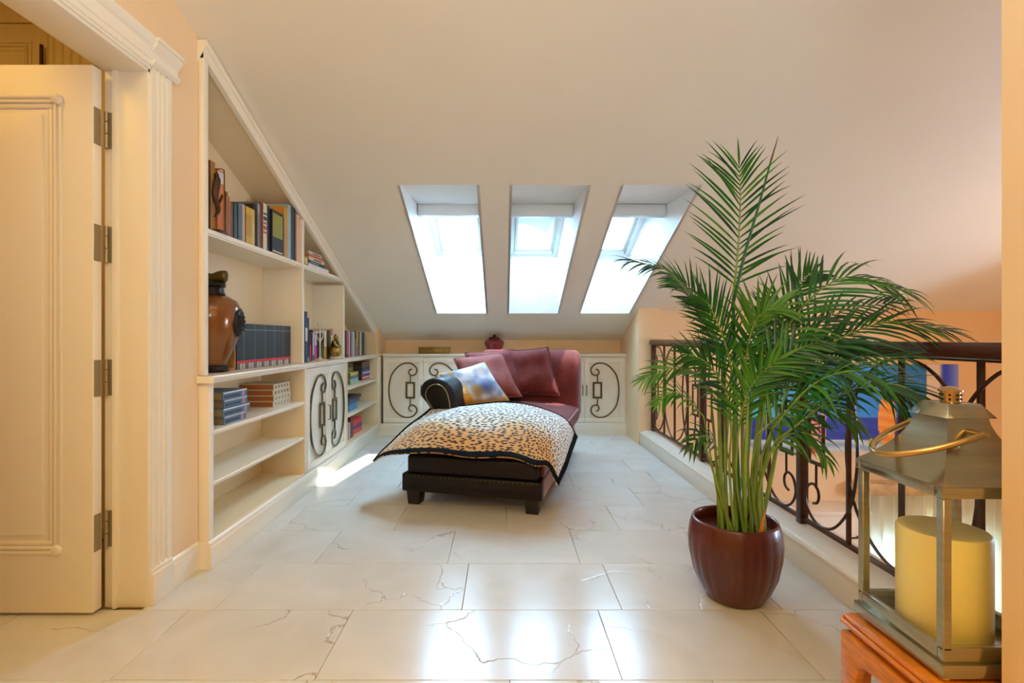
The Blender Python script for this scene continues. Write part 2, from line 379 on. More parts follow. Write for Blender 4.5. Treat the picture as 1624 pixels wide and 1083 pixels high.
# door casing: fluted pilaster, plinth, capital, architrave
cas = []
y0, y1 = 1.981, 2.10
poly = [(XL-0.005, y0), (XL+0.012, y0)]
for k in range(3):
    c = y0+0.03+0.028*k
    poly += [(XL+0.012, c-0.008), (XL+0.004, c-0.005), (XL+0.004, c+0.005), (XL+0.012, c+0.008)]
poly += [(XL+0.012, y1), (XL-0.005, y1)]
tr = MB().prism([(a, b, 0.14) for a, b in poly], (0, 0, 2.0)).build('trim_2', M['white']); struct(tr, 'white fluted door casing with plinth and capital')
mb = base_profile(MB(), (XL, y0-0.003, 0), (0,1,0), (1,0,0), y1-y0+0.006, h=0.148, t=0.02); mb.build('plinth', M['white'], tr, bevel=0.001, seg=1)
cap = [(0, 2.118), (0.016, 2.118), (0.03, 2.132), (0.03, 2.14), (0.018, 2.146), (0.018, 2.172), (0.026, 2.182), (0.04, 2.2), (0.04, 2.214), (0.046, 2.214), (0.046, 2.228), (0, 2.228)]
MB().prism([(XL+a, y0-0.006, z) for a, z in cap], (0, 0.155, 0)).build('capital', M['white'], tr)
arch = [(0, 2.103), (0.012, 2.103), (0.012, 2.112), (0.018, 2.116), (0.018, 2.135), (0.022, 2.14), (0.02, 2.15), (0.02, 2.185), (0.028, 2.195), (0.036, 2.212), (0.036, 2.226), (0, 2.226)]
MB().prism([(XL+a, DO0-0.1, z) for a, z in arch], (0, y0-0.006-DO0+0.1, 0)).build('architrave', M['white'], tr)
# jamb lining
jb = MB().box(WT-0.002, XL+0.006, DO1-0.014, DO1+0.002, 0, DH).box(WT-0.002, XL+0.006, DO0, DO1, DH-0.014, DH+0.002).box(WT-0.002, XL+0.006, DO0-0.002, DO0+0.014, 0, DH)
struct(jb.build('trim_3', M['white'], bevel=0.002), 'white lining of the doorway')
MB().box(WT+0.036, WT+0.05, DO1-0.026, DO1-0.013, 0, DH-0.014).build('door_stop', M['white'], bpy.data.objects['trim_3'])

# open door leaf
dx1 = -1.548; dx0 = dx1-0.80; dy0, dy1 = 1.903, 1.946
dr = box(dx0, dx1, dy0, dy1, 0.012, 2.082).build('door_1', M['white'], None, (dx1, dy0, 0), bevel=0.003); struct(dr, 'open ivory panelled door on four steel hinges')
def moulding(parent, x0, x1, z0, z1, yf, name='panel_moulding', m=None, s=-1):
    mb = MB()
    mb.frame((0, yf, 0), (1,0,0), (0,0,1), (0, s, 0), x0, x1, z0, z1, 0.012, 0.005)
    mb.frame((0, yf, 0), (1,0,0), (0,0,1), (0, s, 0), x0+0.02, x1-0.02, z0+0.02, z1-0.02, 0.01, 0.007)
    mb.frame((0, yf, 0), (1,0,0), (0,0,1), (0, s, 0), x0+0.035, x1-0.035, z0+0.035, z1-0.035, 0.016, 0.004)
    return mb.build(name, m or M['white'], parent, bevel=0.003)
moulding(dr, dx0+0.11, dx1-0.115, 0.235, 1.965, dy0)
box(dx0+0.18, dx1-0.185, dy0-0.006, dy0+0.002, 0.305, 1.895).build('raised_panel', M['white'], dr, bevel=0.005)
for cz in (0.252, 1.948):
    MB().lathe([(0.003, -0.016), (0.016, -0.014), (0.02, -0.006), (0.02, 0)], (0,0,0), 16).map(lambda p: V((dx1-0.132+p.x, dy0-0.002+p.z, cz+p.y))).build('rosette', M['white'], dr, smooth=True)
for py in (205, 387, 599, 840):
    zc = H-(py-CY)/F*1.95; hh = 0.07
    mb = MB().box(dx1-0.001, dx1+0.002, dy0+0.004, dy1-0.006, zc-hh, zc+hh)
    hg = mb.build('hinge', M['steel_hinge'], dr, bevel=0.0006, seg=1)
    tag(hg, 'steel butt hinge')
    for (a, b_) in ((-hh, -0.018), (-0.015, 0.03), (0.033, hh)):
        MB().tube([(dx1+0.008, 1.958, zc+a), (dx1+0.008, 1.958, zc+b_)], 0.0075, 12).build('knuckle', M['steel_hinge'], hg, smooth=True)
    box(dx1+0.012, dx1+0.045, DO1-0.0175, DO1-0.0135, zc-hh, zc+hh).build('jamb_plate', M['steel_hinge'], hg)
    for dz in (-0.05, -0.02, 0.02, 0.05):
        MB().ball((dx1+0.032, DO1-0.0175, zc+dz), (0.004, 0.0015, 0.004), 8, 4).build('screw', M['iron'], hg, smooth=True)

# wardrobe in the bedroom, seen above the door
wy = 2.62
wz = H+(CY-38)/F*wy
wd = thing('wardrobe', 'tall ivory fitted wardrobe in the bedroom above the open door', 'wardrobe', (-2.9, wy, 0))
box(-3.6, -1.76, wy+0.02, 2.99, 0.0, 2.95).build('carcass', M['white'], wd)
box(-3.6, -1.76, wy-0.0, wy+0.02, wz+0.008, 2.95).build('cornice', M['white'], wd, bevel=0.004)
for (a, b_) in ((-3.2, -2.36),):
    d_ = box(a, b_-0.003, wy-0.002, wy+0.019, 0.08, wz).build('door', M['white'], wd, bevel=0.003)
    moulding(d_, a+0.08, b_-0.085, 0.2, wz-0.09, wy-0.002)
    MB().tube([(b_-0.02, wy-0.02, wz-0.12), (b_-0.02, wy-0.02, wz-0.3)], 0.008, 8).build('handle', M['iron'], d_, smooth=True)
poly = [(-2.35, wy+0.02), (-2.35, wy-0.012)]
for k in range(4):
    c = -2.33+0.045*k; poly += [(c, wy-0.012), (c+0.008, wy-0.004), (c+0.022, wy-0.004), (c+0.03, wy-0.012)]
poly += [(-2.12, wy-0.012), (-2.12, wy+0.02)]
MB().prism([(a, b_, 0.05) for a, b_ in poly], (0, 0, wz-0.05)).build('pilaster', M['white'], wd)
box(-2.10, -1.76, wy, wy+0.02, 0.05, wz).build('side_panel', M['white'], wd)

# ------------------------------------------------------------------ roof windows
def ZW(y): return 3.923-0.402*y                    # plane of the glazing
WY0, WY1 = 4.05, HY1
n_up = V((0, 0.402, 1)).normalized(); n_dn = V((0, 1, -0.402)).normalized()
for i, (a, b_) in enumerate(holes):
    rv = MB()
    e = 0.0
    # reveal sides, lower reveal, upper reveal (each a thin board)
    zt0 = ZC(HY0); top = [(HY0, zt0), (3.92, 2.09), (4.03, 2.10), (4.045, ZW(4.045)+0.04)]
    side = [(HY0, ZC(HY0)), (HY1, ZC(HY1)), (HY1, ZW(HY1)+0.05), (4.04, ZW(4.04)+0.05), (4.03, 2.115), (3.92, 2.10)]
    for x, s in ((a, -1), (b_, 1)):
        rv.prism([(x, p, q) for p, q in side], (0.02*s, 0, 0))
    rv.box(a-0.02, b_+0.02, HY1, HY1+0.02, ZC(HY1), ZW(HY1)+0.05)
    rv.prism([(a-0.02, p, q) for p, q in top]+[(a-0.02, p, q+0.03) for p, q in reversed(top)], (b_-a+0.04, 0, 0))
    win = rv.build('window_%d' % (i+1), M['reveal']); struct(win, ['left roof window in its deep white reveal', 'middle roof window with a hanging cloth behind the glass', 'right roof window partly behind the palm'][i])
    o = V((0, WY1, ZW(WY1))); ua = V((1,0,0)); ub = V((0,-1,0.402)).normalized(); Lw = (WY1-WY0)*math.sqrt(1+0.402**2)
    MB().frame(o, ua, ub, n_up, a, b_, 0, Lw, 0.045, 0.05).build('window_frame', M['white2'], win, bevel=0.004)
    MB().frame(o+n_up*0.02, ua, ub, n_up, a+0.04, b_-0.04, 0.035, Lw-0.01, 0.045, 0.045).build('sash', M['white2'], win, bevel=0.004)
    MB().add([tuple(o+n_up*0.045+ua*p+ub*q) for p, q in ((a+0.07, 0.06), (b_-0.07, 0.06), (b_-0.07, Lw-0.03), (a+0.07, Lw-0.03))], [(0,1,2,3)]).build('pane', M['glass'], win)
    # blind housing under the head of the reveal
    box(a+0.004, b_-0.004, 3.90, 3.99, 2.0, 2.086).build('blind_cassette', M['white2'], win, bevel=0.004)
    # guide rails
    for x in (a+0.052, b_-0.052):
        q = [o+n_up*-0.004+ua*(x+dx)+ub*t for dx, t in ((-0.005, 0.03), (0.005, 0.03), (0.005, Lw), (-0.005, Lw))]
        MB().hexa(q, [p+n_up*0.008 for p in q]).build('guide_rail', M['steel'], win)
    q0 = Lw-0.30 if i != 2 else Lw-0.40
    if i == 1:
        def cl(u, v):
            x = a+0.075+u*(b_-a-0.15); lo = 0.46-0.20*u+0.015*math.sin(u*7); t = Lw*0.98+(lo-Lw*0.98)*v
            return o+n_up*(0.075+0.008*math.sin(u*9+v*4)+0.006*math.sin(v*17))+ua*x+ub*t
        MB().grid(cl, 18, 14).build('hanging_cloth', M['blindcloth'], win, smooth=True, solid=0.002)
    if i == 2:
        def cl(u, v):
            x = a+0.075+u*(b_-a-0.15); t = Lw*0.98+(0.535-Lw*0.98)*v
            return o+n_up*(0.075+0.006*math.sin(u*8+v*5))+ua*x+ub*t
        MB().grid(cl, 14, 8).build('hanging_cloth', M['blindcloth'], win, smooth=True, solid=0.002)
    # sky portal for the sampler
    l = bpy.data.lights.new('roof_window_portal', 'AREA'); l.shape = 'RECTANGLE'; l.size = b_-a; l.size_y = Lw; l.cycles.is_portal = True
    lo = bpy.data.objects.new('roof_window_portal', l); COL.objects.link(lo); lo.location = o+ub*(Lw/2)+n_up*0.12+ua*((a+b_)/2)
    lo.rotation_euler = (-n_up).to_track_quat('-Z', 'X').to_euler()
    lo.rotation_euler = Matrix((ua, ub, n_up)).transposed().to_euler()

# stairwell window, curtains, pelmet, cupboard, painting
wn = MB().frame((0, 5.05, 0), (1,0,0), (0,0,1), (0,1,0), WX0, WX1, WZ0, WZ1, 0.07, 0.06).box(4.22, 4.30, 5.05, 5.11, WZ0, WZ1).build('window_4', M['white2'])
struct(wn, 'tall window of the storey below behind sheer curtains')
MB().add([(WX0+0.05, 5.09, WZ0+0.05), (WX1-0.05, 5.09, WZ0+0.05), (WX1-0.05, 5.09, WZ1-0.05), (WX0+0.05, 5.09, WZ1-0.05)], [(0,1,2,3)]).build('pane', M['glass'], wn)
l = bpy.data.lights.new('stair_window_portal', 'AREA'); l.shape = 'RECTANGLE'; l.size = WX1-WX0; l.size_y = WZ1-WZ0; l.cycles.is_portal = True
lo = bpy.data.objects.new('stair_window_portal', l); COL.objects.link(lo); lo.location = ((WX0+WX1)/2, 5.15, (WZ0+WZ1)/2); lo.rotation_euler = (-pi/2, 0, 0)
for k, (x0, x1) in enumerate(((3.5, 4.16), (4.2, 5.15))):
    cu = thing('sheer_curtain', ['left sheer cream curtain of the window below the painting', 'right sheer cream curtain of the window below the painting'][k], 'curtain', (x0, 4.93, -2.58), 'sheer curtains of the lower window')
    MB().grid(lambda u, v: (x0+u*(x1-x0), 4.93+0.03*math.sin(u*(x1-x0)*62+1.3*math.sin(u*11)), -2.58+v*2.11), 90, 4).build('curtain_cloth', M['sheer'], cu, smooth=True)
pe = thing('curtain_pelmet', 'marbled tan pelmet over the sheer curtains', 'pelmet', (4.2, 4.9, -0.45))
box(3.42, 5.19, 4.86, 5.015, -0.47, -0.36).build('pelmet_board', mat('tan_marble', 'd9b27c', 0.4, var=0.3, scale=9), pe, bevel=0.006)
cb = thing('cupboard', 'low white cupboard with a lever handle on the floor below', 'cupboard', (3.1, 4.8, -2.6))
box(2.55, 3.42, 4.72, 5.015, -2.6, -0.6).build('carcass', M['white'], cb, bevel=0.004)
box(2.53, 3.44, 4.7, 5.015, -0.6, -0.575).build('cupboard_top', M['white'], cb, bevel=0.004)
cd = box(2.58, 3.40, 4.703, 4.722, -2.55, -0.62).build('door', M['white'], cb, bevel=0.004)
MB().tube([(3.3, 4.70, -0.80), (3.3, 4.67, -0.80), (3.18, 4.665, -0.80)], 0.008, 8).build('handle', M['iron'], cd, smooth=True)

def picture(name, label, x0, x1, z0, z1, y, fn, nu, nv, edge):
    t = thing(name, label, 'painting', ((x0+x1)/2, y, z0))
    box(x0, x1, y, y+0.03, z0, z1).build('stretcher', edge, t)
    mb = MB().grid(lambda u, v: (x0+u*(x1-x0), y-0.001, z0+v*(z1-z0)), nu, nv)
    o = mb.build('canvas', None, t, recalc=False)
    at = o.data.color_attributes.new('Col', 'FLOAT_COLOR', 'POINT')
    for i in range(len(o.data.vertices)):
        u = (i % (nu+1))/nu; v = (i//(nu+1))/nv
        at.data[i].color = (*lin(fn(u, v)), 1)
    m = bpy.data.materials.new(name+'_paint'); m.use_nodes = True; nt = m.node_tree
    vc = nt.nodes.new('ShaderNodeVertexColor'); vc.layer_name = 'Col'; b = nt.nodes['Principled BSDF']
    nt.links.new(vc.outputs[0], b.inputs['Base Color']); b.inputs['Roughness'].default_value = 0.55
    o.data.materials.append(m); return t
def mixc(a, b, t): t = max(0, min(1, t)); return tuple(x+(y-x)*t for x, y in zip(a, b))
def blob(u, v, cu, cv, ru, rv): return ((u-cu)/ru)**2+((v-cv)/rv)**2
def sea(u, v):
    n = 0.5+0.5*math.sin(v*60+2.5*math.sin(u*9)+u*6)
    c = mixc(hexc('38a4e6'), hexc('1a78d6'), u*0.8+0.2*n)
    c = mixc(c, hexc('58c8dc'), max(0, 1-u*2.2)*0.8)
    if v < 0.42: c = mixc(hexc('1a36b0'), hexc('142a90'), n)
    if v > 0.9 and u < 0.16: c = mixc(c, hexc('dfe8ea'), 0.85)
    if v < 0.17: c = mixc(hexc('c9d6de'), hexc('8fa9c4'), n)
    if v < 0.05: c = hexc('d9c6a4')
    if blob(u, v, 0.78, 0.38, 0.05, 0.30) < 1: c = mixc(hexc('f08a14'), hexc('f7a93a'), n)
    if blob(u, v, 0.80, 0.64, 0.045, 0.06) < 1: c = hexc('b5561a')
    if blob(u, v, 0.37, 0.30, 0.028, 0.22) < 1 or blob(u, v, 0.42, 0.28, 0.02, 0.2) < 1: c = mixc(hexc('f0788a'), hexc('e8a08c'), n)
    if blob(u, v, 0.36, 0.10, 0.03, 0.09) < 1: c = hexc('e0463c')
    if blob(u, v, 0.69, 0.13, 0.018, 0.05) < 1: c = hexc('c9c22c')
    if 0.10 < u < 0.115 and v < 0.6: c = hexc('ecebe4')
    return c
picture('beach_painting', 'large blue seaside painting on the stairwell wall behind the railing', 2.42, 4.18, -0.11, 0.79, 4.985, sea, 150, 90, mat('canvas_edge', 'c9bda6', 0.8))
picture('blue_painting', 'narrow white and violet blue painting beside the seaside picture', 4.185, 4.50, -0.11, 0.79, 4.985,
        lambda u, v: mixc(hexc('e6dcd6'), mixc(hexc('2c48e8'), hexc('8fa4fa'), max(0, (u-0.6)/0.4)), (u-0.40)/0.12), 24, 8, mat('canvas_edge', 'c9bda6', 0.8))

# ------------------------------------------------------------------ iron ornament used on cabinet doors and railing
K = 0.000696
ORN = [(-336,0),(-329,95),(-294,235),(-224,335),(-134,405),(-34,425),(36,405),(86,360),(103,305),(76,250),(26,230),(-14,250),(-24,285),(-9,315),(26,328)]
def ornament(parent, o, ua, ub, un, m, ka=K, kb=K, r=0.0072, name='scroll', n=6, dep=0.008, barw=17*K*1.0):
    """C scroll with a rectangle between its curled ends; a towards the pair joint"""
    o, ua, ub, un = V(o), V(ua), V(ub), V(un)
    up = ORN; dn = [(a, -b_) for a, b_ in ORN[:0:-1]]
    pts = catmull([o+ua*(a*ka)+ub*(b_*kb) for a, b_ in dn+up], 5)
    MB().tube([p+un*(dep*0.5) for p in pts], r, n).build(name, m, parent, smooth=True)
    mb = MB().frame(o, ua, ub, un, -74*ka, 74*ka, -130*kb, 130*kb, 0.020 if ka == K else 0.018, dep)
    mb.build('scroll_frame', m, parent, bevel=0.0015, seg=1)
    for s in (1, -1):
        MB().tube([o+ub*(s*128*kb)+un*dep*0.5, o+ub*(s*245*kb)+un*dep*0.5], r*0.9, n).build('scroll_stem', m, parent, smooth=True)

# ------------------------------------------------------------------ built-in bookcase on the left
FU, FL_, BK = -1.366, -1.3415, -1.635               # faces of upper and lower part, back panel
TOP = 0.877
d0, d1, d2, d3 = 2.302, 3.45, 4.315, 5.40
def cabinet_door(parent, o, ua, un, w_, h_, flip, m_orn, handle=True, name='door'):
    """o lower left corner on the face, ua along the width, un outward; flip=+1: joint on the ua side"""
    o, ua, un = V(o), V(ua), V(un); up = V((0,0,1))
    q = [o, o+ua*w_, o+ua*w_+up*h_, o+up*h_]
    d = MB().frame(o, ua, up, un, 0, w_, 0, h_, 0.055, 0.019).build(name, M['white'], parent, bevel=0.002)
    q = [o+ua*0.05+up*0.05, o+ua*(w_-0.05)+up*0.05, o+ua*(w_-0.05)+up*(h_-0.05), o+ua*0.05+up*(h_-0.05)]
    MB().hexa(q, [p+un*0.008 for p in q]).build('panel', M['white'], d)
    c = o+ua*(w_/2+flip*(0.072+0.006))+up*(h_/2)+un*0.014
    ornament(d, c, ua*flip, up, un, m_orn)
    if handle:
        hx = o+ua*(w_-0.02 if flip > 0 else 0.02)+up*(h_*0.5)+un*0.019
        MB().tube([hx+up*-0.055, hx+up*-0.055+un*0.018, hx+up*0.055+un*0.018, hx+up*0.055], 0.0045, 8).build('handle', M['bronze'], d, smooth=True)
    return d

# lower units
lu = thing('shelf_unit', 'low open ivory shelf unit beside the doorway, under the counter', 'shelf unit', (FL_-0.15, d0, 0))
box(XL, FL_, d0, d0+0.036, 0.12, 0.845).build('stile', M['white'], lu, bevel=0.002)
box(BK, XL, d0, d0+0.02, 0.12, 0.845).build('side_panel', M['inner'], lu)
box(BK, FL_, d1-0.04, d1-0.02, 0.12, 0.845).build('side_panel', M['inner'], lu, bevel=0.001, seg=1)
box(BK-0.015, BK, d0, d1-0.02, 0.0, 0.845).build('back_panel', M['inner'], lu)
box(BK, FL_, d0+0.03, d1-0.02, 0.09, 0.135).build('bottom_board', M['inner'], lu)
for z in (0.385, 0.622):
    mb = MB().prism([(BK, 0, z-0.026), (FL_-0.012, 0, z-0.026), (FL_-0.012, 0, z-0.02), (FL_-0.005, 0, z-0.018), (FL_-0.003, 0, z-0.01), (FL_-0.008, 0, z-0.006), (FL_-0.006, 0, z), (BK, 0, z)], (0, d1-0.04-d0-0.02, 0))
    mb.map(lambda p: p+V((0, d0+0.02, 0))).build('shelf', M['shelf'], lu)
dc = thing('cabinet', 'two-door ivory cabinet with bronze scrolls in the left bookcase', 'cabinet', (FL_-0.15, d1, 0))
box(BK, FL_-0.02, d1-0.02, d2+0.01, 0.09, 0.845).build('carcass', M['white'], dc)
box(FL_-0.02, FL_-0.001, d1-0.02, d1-0.002, 0.12, 0.845).build('stile', M['white'], dc)
dw = (d2-d1)/2
cabinet_door(dc, (FL_-0.018, d1, 0.128), (0,1,0), (1,0,0), dw-0.003, 0.71, 1, M['bronze'])
cabinet_door(dc, (FL_-0.018, d1+dw, 0.128), (0,1,0), (1,0,0), dw-0.003, 0.71, -1, M['bronze'], handle=False)
l3 = thing('shelf_unit', 'low open ivory shelf unit in the far corner, beside the scroll cabinet', 'shelf unit', (FL_-0.15, d2+0.02, 0))
box(BK, FL_, d2+0.012, d2+0.036, 0.12, 0.845).build('side_panel', M['inner'], l3, bevel=0.001, seg=1)
box(BK, FL_, d3-0.03, d3-0.006, 0.12, 0.845).build('side_panel', M['inner'], l3, bevel=0.001, seg=1)
box(BK-0.015, BK, d2+0.012, d3, 0.0, 0.845).build('back_panel', M['inner'], l3)
box(BK, FL_, d2+0.036, d3-0.03, 0.09, 0.135).build('bottom_board', M['inner'], l3)
for z in (0.385, 0.622):
    box(BK, FL_-0.004, d2+0.036, d3-0.03, z-0.026, z).build('shelf', M['shelf'], l3, bevel=0.003)
struct(box(-1.346, -1.326, d3-0.006, FACE+0.02, 0.12, 0.845).build('trim_4', M['white'], bevel=0.002), 'white corner post between bookcase and back cabinets')
# counter of the bookcase
ct = thing('countertop', 'long moulded ivory counter running along the left bookcase', 'countertop', (FL_-0.15, d0, 0.84))
pr = [(BK, 0.843), (FL_+0.006, 0.843), (FL_+0.008, 0.852), (FL_+0.018, 0.856), (FL_+0.018, 0.862), (FL_+0.026, 0.864), (FL_+0.028, 0.871), (FL_+0.024, TOP), (BK, TOP)]
MB().prism([(a, d0-0.014, z) for a, z in pr], (0, FACE+0.015-d0+0.014, 0)).build('counter_board', M['shelf'], ct)
MB().box(XL+0.002, FL_+0.028, d0-0.02, d0, 0.843, TOP).build('end_return', M['white'], ct, bevel=0.004)

# upper unit under the slope
bc = thing('bookcase', 'built-in ivory bookcase whose top follows the sloping ceiling', 'bookcase', (FU-0.13, d0, TOP))
z0 = TOP+0.001
box(XL, FU, d0, d0+0.036, z0, ZC(d0+0.036)-0.01).build('stile', M['white'], bc, bevel=0.002)
MB().prism([(XL, d0-0.006, ZC(d0)-0.10), (XL, d0-0.006, ZC(d0)-0.005), (FU+0.012, d0-0.006, ZC(d0)-0.005), (FU+0.012, d0-0.006, ZC(d0)-0.03)], (0, 0.012, 0)).build('crown', M['white'], bc)
box(BK, XL, d0, d0+0.02, z0, ZC(d0+0.02)-0.02).build('side_panel', M['inner'], bc)
MB().prism([(BK-0.015, d0, z0), (BK-0.015, d3, z0), (BK-0.015, d3, ZC(d3)-0.01), (BK-0.015, d0, ZC(d0)-0.01)], (0.015, 0, 0)).build('back_panel', M['inner'], bc)
for yy in (d1-0.02, d2+0.0):
    MB().prism([(BK, yy, z0), (FU, yy, z0), (FU, yy, ZC(yy+0.034)-0.09), (BK, yy, ZC(yy+0.034)-0.09)], (0, 0.034, 0)).build('divider', M['white'], bc, bevel=0.001, seg=1)
box(BK, FU, d3-0.034, d3, z0, ZC(d3)-0.05).build('side_panel', M['inner'], bc, bevel=0.001, seg=1)
# sloping fascia and soffit
MB().prism([(FU-0.02, d0+0.0, ZC(d0)-0.006), (FU-0.02, d3, ZC(d3)-0.006), (FU-0.02, d3, ZC(d3)-0.085), (FU-0.02, d0, ZC(d0)-0.085)], (0.024, 0, 0)).build('sloping_fascia', M['white'], bc)
MB().prism([(FU-0.01, d0, ZC(d0)-0.006), (FU-0.01, d3+0.06, ZC(d3+0.06)-0.006), (FU-0.01, d3+0.06, ZC(d3+0.06)-0.034), (FU-0.01, d0, ZC(d0)-0.034)], (0.026, 0, 0)).build('cornice_strip', M['white'], bc)
MB().prism([(BK, d0, ZC(d0)-0.05), (BK, d3, ZC(d3)-0.05), (BK, d3, ZC(d3)-0.065), (BK, d0, ZC(d0)-0.065)], (FU-0.01-BK, 0, 0)).build('sloping_soffit', M['inner'], bc)
SH = 1.558
pr = [(BK, SH-0.03), (FU-0.006, SH-0.03), (FU-0.006, SH-0.024), (FU+0.001, SH-0.021), (FU+0.001, SH-0.013), (FU-0.004, SH-0.01), (FU-0.002, SH), (BK, SH)]
for a, b_ in ((d0+0.02, d1-0.02), (d1+0.014, 4.30)):
    MB().prism([(p, a, q) for p, q in pr], (0, b_-a, 0)).build('shelf', M['shelf'], bc)

# ------------------------------------------------------------------ cabinets at the back
bx0, bx1 = -1.325, 1.335
tagl = ['leftmost', 'middle', 'rightmost']
cw = (1.322-(-1.306))/3
for i in range(3):
    x0 = -1.306+cw*i; x1 = x0+cw
    c = thing('cabinet', ['white two-door scroll cabinet in the left back corner, behind the chaise arm', 'white scroll cabinet mostly hidden by the chaise cushions', 'white two-door scroll cabinet at the back, right of the chaise'][i], 'cabinet', ((x0+x1)/2, FACE+0.1, 0), 'low scroll cabinets along the back wall')
    box(x0+0.0005, x1-0.0005, FACE+0.02, BACK-0.002, 0.0, 0.845).build('carcass', M['white'], c)
    cabinet_door(c, (x0+0.002, FACE+0.019, 0.128), (1,0,0), (0,-1,0), cw/2-0.003, 0.71, 1, M['bronze'])
    cabinet_door(c, (x0+cw/2+0.001, FACE+0.019, 0.128), (1,0,0), (0,-1,0), cw/2-0.003, 0.71, -1, M['bronze'])
struct(box(1.322, 1.334, FACE+0.002, FACE+0.02, 0.12, 0.845).build('trim_5', M['white'], bevel=0.002), 'white filler strip beside the right back cabinet')
ct2 = thing('countertop', 'white counter on the back cabinets under the roof windows', 'countertop', (0, FACE+0.1, 0.845))
pr = [(FACE+0.03+BACK-FACE-0.035, 0.846), (FACE+0.005, 0.846), (FACE-0.004, 0.852), (FACE-0.012, 0.858), (FACE-0.014, 0.868), (FACE-0.01, TOP+0.001), (BACK-0.005, TOP+0.001)]
MB().prism([(-1.306, a, z) for a, z in pr], (1.334+1.306, 0, 0)).build('counter_board', M['shelf'], ct2)

# red lidded jar and box on the back counter
vx, vy = (784-CX)/F*5.575, 5.575; vz = TOP+0.001
vt = thing('ginger_jar', 'red lidded ginger jar on the back counter under the middle roof window', 'jar', (vx, vy, vz))
red = mat('oxblood_glaze', '7c1a1e', 0.15, var=0.2, scale=10, coat=0.5)
MB().lathe([(0.05, 0), (0.06, 0.004), (0.07, 0.04), (0.098, 0.10), (0.112, 0.145), (0.108, 0.175), (0.088, 0.2), (0.06, 0.212), (0.05, 0.218)], (vx, vy, vz), 32).map(lambda p: V((p.x, p.y, vz+(p.z-vz)*0.77))).build('body', red, vt, smooth=True)
MB().lathe([(0.066, 0.214), (0.066, 0.222), (0.05, 0.236), (0.022, 0.244), (0.012, 0.25), (0.017, 0.258), (0.014, 0.268), (0.003, 0.272)], (vx, vy, vz), 28).map(lambda p: V((p.x, p.y, vz+(p.z-vz)*0.77))).build('lid', mat('dark_red_glaze', '4d1318', 0.25), vt, smooth=True)
gx0, gx1 = (665-CX)/F*5.58, (713-CX)/F*5.58
gb = thing('gilt_box', 'long flat olive gilt box on the back counter, left of the red jar', 'box', ((gx0+gx1)/2, 5.58, vz))
gm = mat('old_gilt', '8a6a26', 0.45, metal=0.4, var=0.25, scale=20)
box(gx0, gx1, 5.53, 5.65, vz, vz+0.052).build('body', gm, gb, bevel=0.003)
box(gx0-0.003, gx1+0.003, 5.527, 5.653, vz+0.053, vz+0.072).build('lid', gm, gb, bevel=0.004)

# ------------------------------------------------------------------ chaise longue
th = math.radians(14.5); UX = V((math.cos(th), -math.sin(th), 0)); WX = V((math.sin(th), math.cos(th), 0)); O = V((-0.625, 3.186, 0))
def L(u, w_, z): return O+UX*u+WX*w_+V((0, 0, z))
def chx(p): return L(p[0], p[1], p[2])
ch = thing('chaise_longue', 'burgundy velvet chaise longue with a rolled dark leather arm', 'chaise longue', O)
W_, LN = 0.872, 1.76
for (u, v_) in ((0.01, 0.01), (W_-0.10, 0.01), (0.01, LN-0.12), (W_-0.10, LN-0.12)):
    MB().hexa([chx((u+0.008, v_+0.008, 0)), chx((u+0.082, v_+0.008, 0)), chx((u+0.082, v_+0.092, 0)), chx((u+0.008, v_+0.092, 0))],
              [chx((u, v_, 0.09)), chx((u+0.09, v_, 0.09)), chx((u+0.09, v_+0.1, 0.09)), chx((u, v_+0.1, 0.09))]).build('foot', M['foot'], ch, bevel=0.003)
box(W_-0.028, W_+0.014, 0.03, LN-0.004, 0.09, 0.199).map(chx).build('side_rail', M['rust'], ch, bevel=0.010, seg=3)  # one leather rail; light put into colour: rust right side, near-black front
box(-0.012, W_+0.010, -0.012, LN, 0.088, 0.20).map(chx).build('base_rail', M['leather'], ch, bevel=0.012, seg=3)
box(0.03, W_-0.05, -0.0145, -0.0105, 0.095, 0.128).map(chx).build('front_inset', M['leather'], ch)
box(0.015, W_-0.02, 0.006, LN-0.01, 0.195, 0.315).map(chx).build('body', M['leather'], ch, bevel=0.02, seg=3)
# nail trim along the top of the base rail, front and right side
for q in range(30):
    u = 0.02+q*(W_-0.04)/29
    MB().ball(chx((u, -0.0125, 0.188)), 0.0045, 6, 4).build('nail', M['bronze'], ch, smooth=True)
# seat cushion
def seat_top(u, w_):
    f = 1-(1-min(max(w_, 0)/0.45, 1))**2
    return 0.265+0.19*f+0.052*(1-((u-0.50)/0.47)**2)
def seat_pt(a, b_):
    # closed profile around u (a in 0..1) at depth b_
    w_ = 0.035+b_*1.425
    u0, u1 = 0.015, 0.945 if w_ > 0.75 else 0.90+0.045*max(0, w_)/0.75
    if w_ > 0.58: u0 = 0.12
    an = a*2*pi; c, s = math.cos(an), math.sin(an)
    sx = math.copysign(abs(c)**0.22, c); sz = math.copysign(abs(s)**0.32, s)
    u = (u0+u1)/2+sx*(u1-u0)/2
    zt = seat_top(min(max(u, u0), u1), w_); zb = 0.33 if w_ > 0.2 else 0.25+0.08*max(0, w_)/0.2
    zm = (zt+zb)/2
    e = min(1, max(0.0, (w_-0.035)/0.08))**0.4 if w_ < 0.115 else 1
    return chx((u, w_, zm+sz*(zt-zb)/2*(0.25+0.75*e)))
mb = MB(); nu, nv = 56, 44
for j in range(nv+1):
    for i in range(nu): mb.v.append(V(seat_pt(i/nu, j/nv)))
for j in range(nv):
    for i in range(nu): mb.f.append((j*nu+i, j*nu+(i+1) % nu, (j+1)*nu+(i+1) % nu, (j+1)*nu+i))
mb.f.append(tuple(range(nu-1, -1, -1))); mb.f.append(tuple(nv*nu+k for k in range(nu)))
seat = mb.build('seat_cushion', M['velvet'], ch, smooth=True, auto=1.2)
